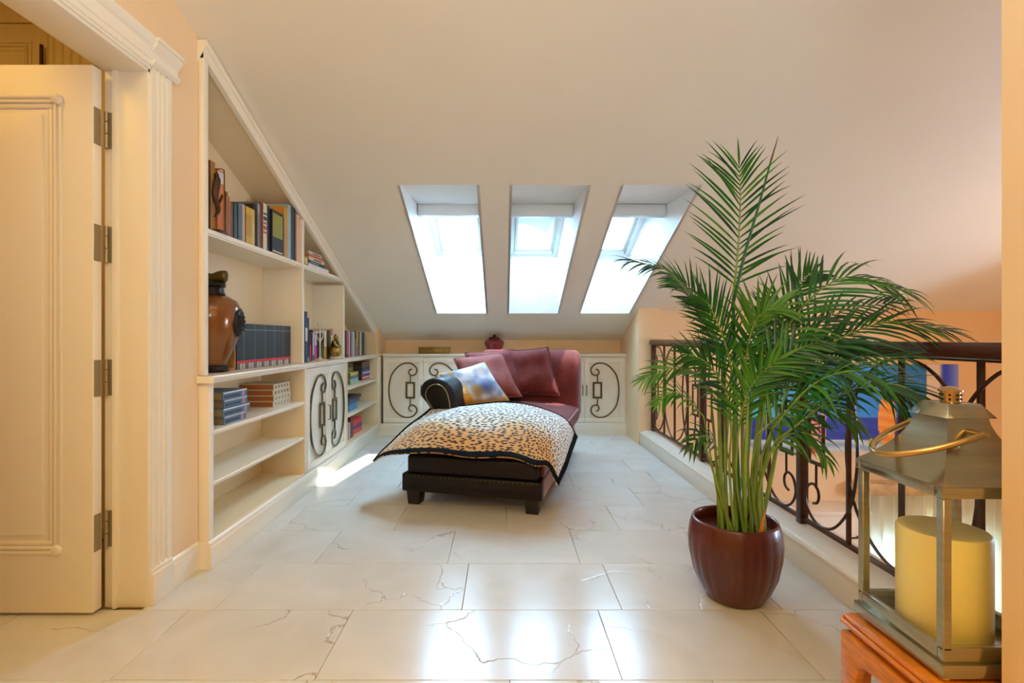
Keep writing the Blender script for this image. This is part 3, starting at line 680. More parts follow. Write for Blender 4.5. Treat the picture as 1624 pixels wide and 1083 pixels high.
pts = [chx((0.90+0.045*min(1, w_/0.75)+0.001, w_, seat_top(0.94, w_)-0.014)) for w_ in [0.1+0.09*k for k in range(15)]]
MB().tube(catmull(pts, 3), 0.006, 6).build('piping', M['rust'], seat, smooth=True)
# padded right flank of the base under the cushion, lit sheen put into its colour
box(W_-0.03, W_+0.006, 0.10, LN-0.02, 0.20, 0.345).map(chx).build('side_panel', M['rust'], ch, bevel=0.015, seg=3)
# rolled back
prof = catmull([(1.40, 0.30), (1.43, 0.55), (1.49, 0.78), (1.545, 0.885), (1.62, 0.94), (1.70, 0.925), (1.755, 0.86), (1.77, 0.76), (1.755, 0.64), (1.745, 0.40), (1.74, 0.30)] and [V((a, b_, 0)) for a, b_ in ((1.40, 0.30), (1.43, 0.55), (1.49, 0.78), (1.545, 0.885), (1.62, 0.94), (1.70, 0.925), (1.755, 0.86), (1.77, 0.76), (1.755, 0.64), (1.745, 0.40), (1.74, 0.30))], 4)
def extr(profile, n, e0, e1, conv, rnd=0.04):
    """loft a profile with rounded ends"""
    mb = MB(); m = len(profile); cen = sum(profile, V((0,0,0)))/m
    st = [(0, 0.80), (0.25, 0.90), (0.55, 0.97), (1, 1.0)]
    secs = [(e0+rnd*a, s) for a, s in st]+[(e1-rnd*a, s) for a, s in reversed(st)]
    for t, s in secs:
        for p in profile: q = cen+(p-cen)*s; mb.v.append(V(conv(q, t)))
    for j in range(len(secs)-1):
        for i in range(m): mb.f.append((j*m+i, j*m+(i+1) % m, (j+1)*m+(i+1) % m, (j+1)*m+i))
    mb.f.append(tuple(range(m-1, -1, -1))); mb.f.append(tuple((len(secs)-1)*m+k for k in range(m)))
    return mb
extr(prof, 0, 0.02, 0.935, lambda q, t: chx((t, q.x, q.y)), 0.05).build('backrest', M['velvet'], ch, smooth=True, auto=1.3)
# rolled arm on the left: profile in (u,z), lofted along w
arm = catmull([V(p+(0,)) for p in ((0.0, 0.20), (0.0, 0.34), (-0.045, 0.46), (-0.10, 0.545), (-0.155, 0.61), (-0.165, 0.665), (-0.13, 0.72), (-0.06, 0.748), (0.02, 0.738), (0.08, 0.69), (0.115, 0.61), (0.135, 0.50), (0.15, 0.40), (0.15, 0.20))], 4)
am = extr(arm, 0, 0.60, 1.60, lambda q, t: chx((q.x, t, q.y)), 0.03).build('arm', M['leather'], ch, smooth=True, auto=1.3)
cen = V((-0.005, 0.52, 0))
path = [chx((cen.x+(p.x-cen.x)*0.66, 0.598, cen.y+(p.y-cen.y)*0.80)) for p in arm[6:-6]]
MB().tube(path, 0.0045, 6).build('nail_trim', mat('antique_nails', '8a8468', 0.4, metal=0.6), am, smooth=True)

# ------------------------------------------------------------------ animal print throw
def cheetah():
    m = bpy.data.materials.new('spotted_throw_cloth'); m.use_nodes = True; nt = m.node_tree; b = nt.nodes['Principled BSDF']; N = nt.nodes.new; Lk = nt.links.new
    uv = N('ShaderNodeUVMap'); uv.uv_map = 'UVMap'
    nz = N('ShaderNodeTexNoise'); nz.inputs['Scale'].default_value = 6; Lk(uv.outputs[0], nz.inputs['Vector'])
    wp = N('ShaderNodeVectorMath'); wp.operation = 'MULTIPLY_ADD'; wp.inputs[1].default_value = (0.03, 0.03, 0); Lk(nz.outputs['Color'], wp.inputs[0]); Lk(uv.outputs[0], wp.inputs[2])
    vo = N('ShaderNodeTexVoronoi'); vo.voronoi_dimensions = '2D'; vo.inputs['Scale'].default_value = 44; vo.inputs['Randomness'].default_value = 0.85; Lk(wp.outputs[0], vo.inputs['Vector'])
    n2 = N('ShaderNodeTexNoise'); n2.inputs['Scale'].default_value = 40; Lk(uv.outputs[0], n2.inputs['Vector'])
    ad = N('ShaderNodeMath'); ad.operation = 'MULTIPLY_ADD'; ad.inputs[1].default_value = 0.3; Lk(n2.outputs['Fac'], ad.inputs[0]); Lk(vo.outputs['Distance'], ad.inputs[2])
    # a spine of denser markings down the middle
    sx = N('ShaderNodeSeparateXYZ'); Lk(uv.outputs[0], sx.inputs[0])
    rs = N('ShaderNodeValToRGB'); rs.color_ramp.elements[0].position = 0.44; rs.color_ramp.elements[0].color = (1, 1, 1, 1)
    rs.color_ramp.elements[1].position = 0.50; rs.color_ramp.elements[1].color = (0, 0, 0, 1); Lk(ad.outputs[0], rs.inputs[0])
    # ground colour: cream at the hems, tawny along the middle band, woven cloth variation
    rb = N('ShaderNodeValToRGB'); cr = rb.color_ramp
    cr.elements[0].position = 0.0; cr.elements[0].color = (*lin(hexc('d9a35a')), 1)
    cr.elements[1].position = 1.0; cr.elements[1].color = (*lin(hexc('e6e1d8')), 1)
    for p, h in ((0.18, 'd59a52'), (0.32, 'd6a566'), (0.44, 'dbcbb0'), (0.6, 'e2dccf')):
        e = cr.elements.new(p); e.color = (*lin(hexc(h)), 1)
    n3 = N('ShaderNodeTexNoise'); n3.inputs['Scale'].default_value = 4.5; n3.inputs['Detail'].default_value = 3; Lk(uv.outputs[0], n3.inputs['Vector'])
    a2 = N('ShaderNodeMath'); a2.operation = 'MULTIPLY_ADD'; a2.inputs[1].default_value = 0.6; a2.inputs[2].default_value = -0.3; Lk(n3.outputs['Fac'], a2.inputs[0])
    a3 = N('ShaderNodeMath'); a3.operation = 'ADD'; Lk(sx.outputs['Y'], a3.inputs[0]); Lk(a2.outputs[0], a3.inputs[1])
    mr = N('ShaderNodeMapRange'); mr.inputs[1].default_value = 0.78; mr.inputs[2].default_value = 1.08; mr.inputs[4].default_value = 0.55; Lk(sx.outputs['X'], mr.inputs[0])
    a4 = N('ShaderNodeMath'); a4.operation = 'ADD'; Lk(a3.outputs[0], a4.inputs[0]); Lk(mr.outputs[0], a4.inputs[1]); Lk(a4.outputs[0], rb.inputs[0])
    mx = N('ShaderNodeMix'); mx.data_type = 'RGBA'; Lk(rs.outputs[0], mx.inputs[0]); Lk(rb.outputs[0], mx.inputs[6]); mx.inputs[7].default_value = (*lin(hexc('1c120c')), 1)
    Lk(mx.outputs[2], b.inputs['Base Color']); b.inputs['Roughness'].default_value = 0.85; b.inputs['Sheen Weight'].default_value = 0.3
    b.inputs['Specular IOR Level'].default_value = 0.2
    return m
M['cheetah'] = cheetah()
CT = [[(-.242,.055,.237), (.0,-.05,.33), (.4,-.05,.342), (.78,-.05,.322), (.93,-.04,.29), (.968,.0,.17)],
      [(-.215,.20,.315), (.035,.16,.442), (.42,.15,.47), (.78,.17,.452), (.945,.19,.40), (.990,.23,.24)],
      [(-.15,.40,.42), (.08,.38,.51), (.43,.45,.535), (.75,.47,.520), (.945,.41,.455), (1.000,.44,.30)],
      [(-.071,.57,.505), (.20,.70,.535), (.45,.82,.545), (.71,.80,.522), (.925,.62,.475), (1.005,.66,.335)]]
def cr1(p0, p1, p2, p3, t): return 0.5*((2*p1)+(p2-p0)*t+(2*p0-5*p1+4*p2-p3)*t*t+(3*p1-p0-3*p2+p3)*t**3)
def crow(ps, t):
    n = len(ps)-1; x = min(max(t, 0), 1)*n; i = min(int(x), n-1); f = x-i; ps = [V(p) for p in ps]
    return cr1(ps[i-1] if i else ps[0]*2-ps[1], ps[i], ps[i+1], ps[i+2] if i+2 <= n else ps[n]*2-ps[n-1], f)
def throw_pt(s, t, lift=0.0):
    p = crow([crow(r, s) for r in CT], t)
    edge = max(0, abs(s-0.5)*2-0.6)/0.4
    p.z += lift+0.006*math.sin(s*14+t*5)*math.sin(t*9+1)+0.008*math.sin(s*26+t*3)*max(0, 1-t*3)
    p.y -= 0.010*math.sin(s*31)*max(0, 1-t*4)
    if lift:
        p.x += lift*1.1*max(0, (s-0.8)/0.2); p.y -= lift*max(0, 1-t*6)
    return chx(p)
nu, nv = 90, 70
mb = MB().grid(lambda u, v: throw_pt(u, v), nu, nv)
tw = mb.build('throw', M['cheetah'], None, origin=L(0.4, 0.3, 0.5), smooth=True, recalc=False, auto=3)
uvl = tw.data.uv_layers.new(name='UVMap')
for lp in tw.data.loops:
    i = lp.vertex_index; uvl.data[lp.index].uv = ((i % (nu+1))/nu*1.15, (i//(nu+1))/nv*0.95)
md = tw.modifiers.new('thick', 'SOLIDIFY'); md.thickness = 0.008; md.offset = 1
tag(tw, 'spotted cheetah print throw with black border spread over the chaise foot', 'throw')
def strip(fn, n, wd):
    mb = MB()
    for k in range(n+1):
        a, b_ = fn(k/n, 0), fn(k/n, wd); mb.v += [a, b_]
    for k in range(n): mb.f.append((2*k, 2*k+2, 2*k+3, 2*k+1))
    return mb
for nm, fn in (('front', lambda t, w_: throw_pt(t, w_*0.055-0.004, 0.013)), ('right', lambda t, w_: throw_pt(1.004-w_*0.05, t, 0.013)), ('back', lambda t, w_: throw_pt(t, 1.004-w_*0.012, 0.013)), ('left', lambda t, w_: throw_pt(w_*0.02-0.004, t, 0.013))):
    strip(fn, 60, 1.0).build('border', M['black_trim'], tw, smooth=True, recalc=False, solid=0.004)

# ------------------------------------------------------------------ cushions
def pillow(name, label, TL, TR, BR, BL, thick, m, nrm=None, group='cushions on the chaise longue', trim=None, n=26):
    TL, TR, BR, BL = V(TL), V(TR), V(BR), V(BL)
    nn = (BR-BL).cross(TL-BL).normalized()
    if nn.y > 0: nn = -nn
    c = (TL+TR+BR+BL)/4
    def pt(u, v, s):
        # pinched pillow edge
        uu, vv = u*2-1, v*2-1
        pin = 0.05
        u2 = 0.5+0.5*uu*(1-pin*(1-vv*vv)*abs(uu)); v2 = 0.5+0.5*vv*(1-pin*(1-uu*uu)*abs(vv))
        p = BL*(1-u2)*(1-v2)+BR*u2*(1-v2)+TR*u2*v2+TL*(1-u2)*v2
        h = max(0, (1-uu**4))*max(0, (1-vv**4)); h = h**0.6
        h *= 1+0.06*math.sin(u*11+v*5)+0.05*math.sin(v*13-u*4)
        return p+nn*(s*thick*0.5*h)
    mb = MB(); ns = n+1
    for s in (1, -1):
        for j in range(ns):
            for i in range(ns): mb.v.append(pt(i/n, j/n, s))
    for q in range(2):
        o = q*ns*ns
        for j in range(n):
            for i in range(n):
                a = o+j*ns+i; f = (a, a+1, a+ns+1, a+ns); mb.f.append(f if q == 0 else f[::-1])
    o = mb.build(name, m, None, origin=(BL+BR)/2, smooth=True, recalc=False, auto=3)
    bm = bmesh.new(); bm.from_mesh(o.data); bmesh.ops.remove_doubles(bm, verts=bm.verts, dist=1e-5); bmesh.ops.recalc_face_normals(bm, faces=bm.faces); bm.to_mesh(o.data); bm.free()
    tag(o, label, 'cushion', group)
    # fringe/piping round the edge
    ring = [pt(i/n, 0, 0) for i in range(n)]+[pt(1, i/n, 0) for i in range(n)]+[pt(1-i/n, 1, 0) for i in range(n)]+[pt(0, 1-i/n, 0) for i in range(n)]
    rr = [0.006+0.0025*R.random() for _ in ring]
    MB().tube(ring, rr, 6, closed=True).build('edge_trim', trim or m, o, smooth=True)
    return o, pt
PV = M['velvet']
pillow('cushion', 'burgundy velvet cushion leaning on the right of the chaise back', (0.02, 4.58, 0.935), (0.40, 4.50, 0.965), (0.48, 4.33, 0.555), (0.10, 4.40, 0.55), 0.17, PV)
pillow('cushion', 'burgundy velvet cushion half hidden between the two others', (-0.35, 4.62, 0.915), (0.09, 4.55, 0.942), (0.215, 4.36, 0.58), (-0.20, 4.40, 0.55), 0.15, PV)
pillow('cushion', 'dusty burgundy velvet cushion in front, behind the printed cushion', (-0.435, 4.44, 0.865), (-0.01, 4.45, 0.915), (0.155, 4.22, 0.56), (-0.28, 4.20, 0.53), 0.16, mat('dusty_velvet', '82423a', 0.75, var=0.22, scale=8, bump=0.25, bscale=35, sheen=0.08, spec=0.2))
satin = bpy.data.materials.new('printed_satin'); satin.use_nodes = True
nt = satin.node_tree; vc = nt.nodes.new('ShaderNodeVertexColor'); vc.layer_name = 'Col'; nt.links.new(vc.outputs[0], nt.nodes['Principled BSDF'].inputs['Base Color']); nt.nodes['Principled BSDF'].inputs['Roughness'].default_value = 0.3
o, _ = pillow('printed_cushion', 'satin cushion printed with cloudy blue, white and gold', (-0.53, 4.12, 0.748), (-0.155, 4.20, 0.845), (0.045, 4.06, 0.55), (-0.352, 3.92, 0.52), 0.14, satin, trim=mat('gold_cord', 'b98c3e', 0.5, metal=0.3), n=60)
at = o.data.color_attributes.new('Col', 'FLOAT_COLOR', 'POINT')
TLq, TRq, BRq, BLq = V((-0.53, 4.12, 0.748)), V((-0.155, 4.20, 0.845)), V((0.045, 4.06, 0.55)), V((-0.352, 3.92, 0.52))
from mathutils import noise as mnoise
for i, vv in enumerate(o.data.vertices):
    p = vv.co+o.location; d = p-BLq
    u = d.dot((BRq-BLq))/(BRq-BLq).length_squared; v = d.dot((TLq-BLq))/(TLq-BLq).length_squared
    v = (d-(BRq-BLq)*u).length/(TLq-BLq).length*0.95; u = u+v*0.1
    nz = mnoise.fractal(V((u*4, v*4, 3.0)), 1.0, 2.0, 4); n2 = mnoise.fractal(V((u*7, v*7, 9.0)), 1.0, 2.0, 4)
    g = u*0.75+v*0.55+0.25*nz                      # gold at the left edge and foot, cloud blue to the upper right
    c = mixc(hexc('c98316'), hexc('e0a13a'), 0.5+n2)
    c2 = mixc(hexc('7b8aa6'), hexc('dfe4ee'), 0.5+0.9*nz)
    c2 = mixc(c2, hexc('3f4f74'), max(0, 1-blob(u, v, 0.62, 0.36, 0.22, 0.22))*0.9)
    c2 = mixc(c2, hexc('e9eaf0'), max(0, 1-blob(u, v, 0.62, 0.72, 0.12, 0.2))*0.9)
    c2 = mixc(c2, hexc('9a6a2c'), max(0, 1-blob(u, v, 0.42, 0.28, 0.14, 0.2))*0.8)
    c = mixc(c, c2, (g-0.27)/0.14)
    if v < 0.13: c = mixc(hexc('b98a44'), c, v/0.16+0.2*n2)
    at.data[i].color = (*lin(tuple(max(0, min(1, q)) for q in c)), 1)

# ------------------------------------------------------------------ iron railing
RX = 1.473
rl = thing('iron_railing', 'brown wrought iron railing with scrolls and a dark wooden handrail', 'railing', (RX, 3.0, 0.14))
hp = [(-0.036, 0.985), (0.036, 0.985), (0.040, 0.997), (0.036, 1.022), (0.022, 1.037), (-0.022, 1.037), (-0.036, 1.022), (-0.040, 0.997)]
MB().prism([(RX+a, 0.96, z) for a, z in hp], (0, 4.0, 0)).build('handrail', M['rail'], rl, bevel=0.004)
box(RX-0.012, RX+0.012, 0.96, 4.96, 0.976, 0.986).build('top_bar', M['iron'], rl)
box(RX-0.014, RX+0.014, 0.96, 4.986, 0.158, 0.172).build('bottom_bar', M['iron'], rl, bevel=0.002)
posts = [4.945, 3.722, 2.485, 1.245]
for y in posts:
    box(RX-0.02, RX+0.02, y-0.02, y+0.02, 0.1405, 0.98).build('post', M['iron'], rl, bevel=0.003)
def railing_panel(ya, yb):
    L_ = ya-yb
    for f in (0.27, 0.5, 0.75):
        y = ya-L_*f
        box(RX-0.008, RX+0.008, y-0.008, y+0.008, 0.17, 0.98).build('baluster', M['iron'], rl, bevel=0.0015, seg=1)
    yc = ya-L_*0.5
    pts = [(RX, yc+0.30*math.sin(2*pi*k/48), 0.575+0.40*math.cos(2*pi*k/48)) for k in range(48)]
    MB().tube(pts, 0.0065, 6, closed=True).build('oval', M['iron'], rl, smooth=True)
    ka, kb = 0.00082, 0.00093
    for s, y in ((1, ya-0.02), (-1, yb+0.02)):
        ornament(rl, (RX-0.004, y-s*(0.02+103*ka), 0.575), (0, s, 0), (0, 0, 1), (-1, 0, 0), M['iron'], ka, kb, 0.0065)
for a, b_ in zip(posts[:-1], posts[1:]): railing_panel(a, b_)
y = posts[-1]-0.27
box(RX-0.008, RX+0.008, y-0.008, y+0.008, 0.17, 0.98).build('baluster', M['iron'], rl)

# ------------------------------------------------------------------ stool and lantern in the right foreground
ST = 0.39
sx0, sx1, sy0, sy1 = 0.816, 1.30, 0.955, 1.215
so_ = thing('wooden_stool', 'low orange rosewood stool with a curved apron under the lantern', 'stool', (1.05, 1.08, 0))
pr = [(0, 0), (0.012, 0), (0.02, -0.006), (0.02, -0.02), (0.008, -0.03), (-0.004, -0.036), (-0.004, -0.05)]
mb = MB().box(sx0, sx1, sy0, sy1, ST-0.012, ST)
mb.box(sx0-0.004, sx1+0.004, sy0-0.004, sy1+0.004, ST-0.024, ST-0.012)
mb.build('seat_top', M['rosewood'], so_, bevel=0.005, seg=3)
box(sx0+0.012, sx1-0.012, sy0+0.012, sy1-0.012, ST-0.04, ST-0.0235).build('waist', M['rosewood'], so_, bevel=0.002)
def apron(o, ua, L_, un):
    o, ua, un = V(o), V(ua), V(un)
    top = [(0, 0), (L_, 0)]
    arch = [(L_, -0.16), (L_-0.05, -0.16), (L_-0.052, -0.09), (L_-0.060, -0.062), (L_-0.075, -0.049)]+[(L_/2, -0.043)]+[(0.075, -0.049), (0.060, -0.062), (0.052, -0.09), (0.05, -0.16), (0, -0.16)]
    return MB().prism([o+ua*a+V((0, 0, b_)) for a, b_ in top+arch], un*0.02)
apron((sx0-0.004, sy1, ST-0.039), (0,-1,0), sy1-sy0, (1,0,0)).build('apron', M['rosewood'], so_, bevel=0.004)
apron((sx1+0.004, sy1, ST-0.039), (0,-1,0), sy1-sy0, (-1,0,0)).build('apron', M['rosewood'], so_, bevel=0.004)
apron((sx0+0.004, sy1-0.003, ST-0.039), (1,0,0), sx1-sx0-0.008, (0,-1,0)).build('apron', M['rosewood'], so_, bevel=0.004)
apron((sx0+0.004, sy0+0.003, ST-0.039), (1,0,0), sx1-sx0-0.008, (0,1,0)).build('apron', M['rosewood'], so_, bevel=0.004)
for (x, y) in ((sx0, sy0), (sx1, sy0), (sx0, sy1), (sx1, sy1)):
    ix, iy = (1 if x == sx0 else -1), (1 if y == sy0 else -1)
    pts = [(x+ix*0.026, y+iy*0.026, 0.21), (x+ix*0.022, y+iy*0.022, 0.15), (x+ix*0.034, y+iy*0.034, 0.08), (x+ix*0.03, y+iy*0.03, 0.03), (x+ix*0.018, y+iy*0.018, 0.0)]
    MB().tube(catmull(pts, 4), [0.026-0.008*min(1, k/10)+0.006*max(0, (k-12)/4) for k in range(17)], 10).build('leg', M['rosewood'], so_, smooth=True)
lx0, lx1, ly0, ly1 = 0.843, 1.076, 0.966, 1.199
cxl, cyl = (lx0+lx1)/2, (ly0+ly1)/2
LZ = ST+0.001
ln = thing('lantern', 'brushed steel lantern with glass sides standing on the orange stool', 'lantern', (cxl, cyl, LZ))
for (x, y) in ((lx0+0.012, ly0+0.012), (lx1-0.012, ly0+0.012), (lx0+0.012, ly1-0.012), (lx1-0.012, ly1-0.012)):
    MB().lathe([(0.008, 0), (0.009, 0.006), (0.007, 0.01)], (x, y, LZ), 12).build('foot_pad', mat('cream_felt', 'e6d3a6', 0.7), ln, smooth=True)
bz = LZ+0.009
box(lx0-0.006, lx1+0.006, ly0-0.006, ly1+0.006, bz, bz+0.026).build('base_plinth', M['steel'], ln, bevel=0.002)
mb = MB().frame((0, 0, bz+0.026), (1,0,0), (0,1,0), (0,0,1), lx0, lx1, ly0, ly1, 0.014, 0.03)
mb.box(lx0+0.012, lx1-0.012, ly0+0.012, ly1-0.012, bz+0.024, bz+0.029)
mb.build('base_tray', M['steel'], ln, bevel=0.002)
pw = 0.017; ez = 0.742
for (x, y) in ((lx0, ly0), (lx1-pw, ly0), (lx0, ly1-pw), (lx1-pw, ly1-pw)):
    box(x, x+pw, y, y+pw, bz+0.05, ez).build('post', M['steel'], ln, bevel=0.0015, seg=1)
for nm, q in (('front', (lx0+pw, lx1-pw, ly0+0.006, ly0+0.008)), ('back', (lx0+pw, lx1-pw, ly1-0.008, ly1-0.006)), ('left', (lx0+0.006, lx0+0.008, ly0+pw, ly1-pw)), ('right', (lx1-0.008, lx1-0.006, ly0+pw, ly1-pw))):
    x0_, x1_, y0_, y1_ = q
    if nm in ('front', 'back'): vs = [(x0_, y0_, bz+0.05), (x1_, y0_, bz+0.05), (x1_, y0_, ez), (x0_, y0_, ez)]
    else: vs = [(x0_, y0_, bz+0.05), (x0_, y1_, bz+0.05), (x0_, y1_, ez), (x0_, y0_, ez)]
    MB().add(vs, [(0, 1, 2, 3)]).build('pane', M['glass'], ln)
MB().frame((0, 0, ez), (1,0,0), (0,1,0), (0,0,1), lx0-0.004, lx1+0.004, ly0-0.004, ly1+0.004, 0.02, 0.022).build('eave_frame', M['steel'], ln, bevel=0.002)
# concave pyramid roof
def roof(u, v):
    # u around the square, v up
    k = int(u*4) % 4; f = u*4-int(u*4)
    h0 = (lx1-lx0)/2+0.003; h1 = 0.042
    hw = h1+(h0-h1)*(1-v)**1.75
    z = ez+0.022+0.125*v
    c = [(-1,-1),(1,-1),(1,1),(-1,1)]
    a, b_ = c[k], c[(k+1) % 4]
    return (cxl+(a[0]+(b_[0]-a[0])*f)*hw, cyl+(a[1]+(b_[1]-a[1])*f)*hw, z)
mb = MB()
for k in range(4):
    mb.grid(lambda u, v: roof((k+u*0.9999)/4, v), 8, 14)
mb.build('roof', M['steel'], ln, smooth=True, recalc=False, auto=0.6)
rz = ez+0.147
MB().hexa([(cxl-0.052, cyl-0.052, rz-0.004), (cxl+0.052, cyl-0.052, rz-0.004), (cxl+0.052, cyl+0.052, rz-0.004), (cxl-0.052, cyl+0.052, rz-0.004)],
          [(cxl-0.034, cyl-0.034, rz+0.024), (cxl+0.034, cyl-0.034, rz+0.024), (cxl+0.034, cyl+0.034, rz+0.024), (cxl-0.034, cyl+0.034, rz+0.024)]).build('collar', M['steel'], ln, bevel=0.001, seg=1)
mb = MB().lathe([(0.017, rz+0.024), (0.017, rz+0.046), (0.021, rz+0.047), (0.021, rz+0.05), (0.012, rz+0.056), (0.002, rz+0.058)], (cxl, cyl, 0), 20)
chn = mb.build('chimney', M['brass'], ln, smooth=True, auto=0.5)
for k in range(8):
    a = 2*pi*k/8
    for zz in (0.031, 0.040):
        MB().ball((cxl+0.017*math.cos(a), cyl+0.017*math.sin(a), rz+zz), (0.0028, 0.0028, 0.003), 6, 4).build('vent_hole', M['foot'], chn)
# swinging bail handle lying to the left
pts = []
for k in range(25):
    a = pi*k/24; pts.append((cxl-0.145*math.sin(a)-0.01, cyl-0.085*math.cos(a), rz-0.03-0.055*math.sin(a)))
hd = MB().tube(pts, 0.0065, 10).build('handle', M['brass'], ln, smooth=True)
for s in (-1, 1):
    MB().tube([(cxl-0.01, cyl+s*0.04, rz-0.03), (cxl-0.01, cyl+s*0.096, rz-0.03)], 0.005, 8).build('pivot', M['brass'], hd, smooth=True)
cn = thing('pillar_candle', 'thick yellow pillar candle inside the lantern', 'candle', (0.945, 1.085, bz+0.0295))
MB().lathe([(0.079, 0), (0.081, 0.004), (0.081, 0.206), (0.078, 0.212), (0.070, 0.211), (0.045, 0.206), (0.01, 0.204), (0.0005, 0.204)], (0.945, 1.085, bz+0.0295), 40).build('wax', M['candle'], cn, smooth=True)
MB().tube([(0.945, 1.085, bz+0.232), (0.946, 1.086, bz+0.245)], 0.0016, 6).build('wick', M['foot'], cn)

# ------------------------------------------------------------------ potted areca palm
px_, py_ = 0.94, 2.05
pp = thing('potted_palm', 'tall areca palm in a round red-brown lacquered pot by the railing', 'plant', (px_, py_, 0))
prof = [(0.098, 0.0), (0.108, 0.006), (0.135, 0.05), (0.160, 0.11), (0.174, 0.18), (0.177, 0.23), (0.172, 0.28), (0.164, 0.312), (0.160, 0.319), (0.154, 0.319), (0.150, 0.312), (0.152, 0.285), (0.150, 0.27)]
def pot_r(a, z): return 1+0.020*(abs(math.sin(a*11))**0.5-0.5)*min(1, max(0, (0.30-z)/0.05))*(1 if z > 0.02 else 0.3)
MB().lathe(prof, (px_, py_, 0), 132, pot_r).build('pot', M['pot'], pp, smooth=True, auto=1.2)
def soil_f(u, v):
    a = u*2*pi; r = 0.15*v
    return (px_+r*math.cos(a), py_+r*math.sin(a), 0.268+0.012*math.sin(a*5+v*9)*v*(1-v)*4+0.008*(1-v))
MB().grid(soil_f, 40, 8).build('soil', M['soil'], pp, smooth=True)

LEAF_PARTS = [0]
def leaflet(base, d, length, width, nrm, droop, sag_dir=V((0, 0, -1)), nseg=5):
    """narrow folded blade: 2 strips"""
    mb = MB(); side = d.cross(nrm).normalized(); rows_ = []
    p = V(base); dd = V(d)
    for k in range(nseg+1):
        t = k/nseg
        wv = width*(0.35+0.65*min(1, t*4))*(1-t**2.2) if t < 1 else 0.0004
        nn = side.cross(dd).normalized()
        rows_.append((p-side*wv*0.5+nn*wv*0.18, V(p), p+side*wv*0.5+nn*wv*0.18))
        dd = (dd+sag_dir*(droop*(0.4+t)/nseg)).normalized(); p = p+dd*(length/nseg)
    for r_ in rows_: mb.v += list(r_)
    for k in range(nseg):
        a = 3*k
        mb.f += [(a, a+1, a+4, a+3), (a+1, a+2, a+5, a+4)]
    return mb
FR = R
def frond(pts, nrm, lmax, n=24, width=0.017, droop=0.35, mat_='leaf', ang=52, both=True, start=0.08, parts=True, tipshrink=0.45, stem_from=None, stem_r=0.0065, fold=0.0):
    """pts: midrib control points (world) from the crown of the stalk to the tip"""
    path = catmull(pts, 10); m = len(path)
    full = path
    if stem_from is not None:
        sp = catmull([stem_from[0]]+list(stem_from[1:])+[path[0]], 8)
        full = sp[:-1]+path
    nst = len(full)-m
    rad = [stem_r*(1-0.45*i/max(1, nst)) if i < nst else max(0.0012, stem_r*0.55*(1-(i-nst)/(m-1))+0.0010) for i in range(len(full))]
    fr = MB().tube(full, rad, 6).build('frond', M['stem'], pp, smooth=True)
    nrm = V(nrm).normalized(); blades = []
    for k in range(n):
        t = start+(1-start)*(k+0.3)/n
        x = t*(m-1); i = min(int(x), m-2); p = path[i].lerp(path[i+1], x-i); T = (path[min(i+2, m-1)]-path[max(i-1, 0)]).normalized()
        nn = (nrm-T*nrm.dot(T)).normalized(); sd = T.cross(nn).normalized()
        prof_ = (0.62+0.38*math.sin(min(1, t/0.45)*pi/2)) if t < 0.45 else (1-(1-tipshrink)*((t-0.45)/0.55)**1.6)
        for s in ((1, -1) if both else (1,)):
            a = math.radians(ang*(1-0.42*t)+FR.uniform(-5, 5))
            d = (T*math.cos(a)+sd*s*math.sin(a)+nn*(fold+FR.uniform(-0.08, 0.12))).normalized()
            ln_ = lmax*prof_*FR.uniform(0.86, 1.08)
            blades.append((leaflet(p, d, ln_, 0.86*width*FR.uniform(0.8, 1.15)*(0.75+0.25*prof_), nn, droop*FR.uniform(0.6, 1.5)), FR.random()))
    # terminal blades
    T = (path[-1]-path[-3]).normalized(); nn = (nrm-T*nrm.dot(T)).normalized()
    blades.append((leaflet(path[-1], T, lmax*tipshrink*0.9, width*0.8, nn, droop), 0.2))
    alt = {'leaf': ('leaf', 'leaf3', 'leaf2'), 'leaf3': ('leaf3', 'leaf', 'leaf3'), 'leaf2': ('leaf2', 'leaf', 'leaf2')}[mat_]
    if parts and LEAF_PARTS[0]+len(blades) <= 300:
        for b_, q in blades:
            b_.build('leaflet', M[alt[0] if q < 0.7 else alt[1] if q < 0.88 else alt[2]], fr, recalc=False, smooth=True, auto=3)
        LEAF_PARTS[0] += len(blades)
    else:
        for kk in range(2):
            mb = MB()
            for b_, q in blades:
                if (q < 0.7) == (kk == 0): mb.add(b_.v, b_.f)
            if mb.v: tag(mb.build('leaflets', M[alt[kk]], fr, recalc=False, smooth=True, auto=3), kind='stuff')
    return fr
UPV = V((0, 0, 1)); CAMV = V((0, -1, 0.0))
def Q(*a): return [P(*p) for p in a]
def base(px, dy=0.0, z=0.27): return V((px_+(px-1165)*0.0026, py_+dy, z))
# nearest and largest first
frond(Q((1163, 470, 2.05), (1170, 400, 2.05), (1174, 320, 2.05), (1172, 262, 2.06)), (0.1, -1, 0.1), 0.30, 22, 0.0150, 0.30, 'leaf', 56, stem_from=[base(1166, -0.02), P(1168, 640, 2.05)], stem_r=0.008)
frond(Q((1150, 590, 2.0), (1112, 500, 1.96), (1062, 432, 1.93), (1000, 414, 1.9)), (0.3, -0.5, 0.9), 0.19, 24, 0.016, 0.75, 'leaf3', 50, stem_from=[base(1146, -0.05), P(1150, 720, 2.0)])
frond(Q((1212, 600, 1.95), (1262, 500, 1.9), (1340, 440, 1.86), (1440, 462, 1.82)), (-0.2, -0.6, 0.9), 0.27, 24, 0.018, 1.0, 'leaf', 54, stem_from=[base(1185, -0.04), P(1196, 720, 2.0)], stem_r=0.008)
frond(Q((1215, 620, 1.92), (1300, 555, 1.85), (1400, 512, 1.78), (1505, 524, 1.72)), (0, -0.55, 0.9), 0.23, 24, 0.018, 0.8, 'leaf', 48, stem_from=[base(1190, -0.06), P(1200, 730, 1.98)], stem_r=0.008)
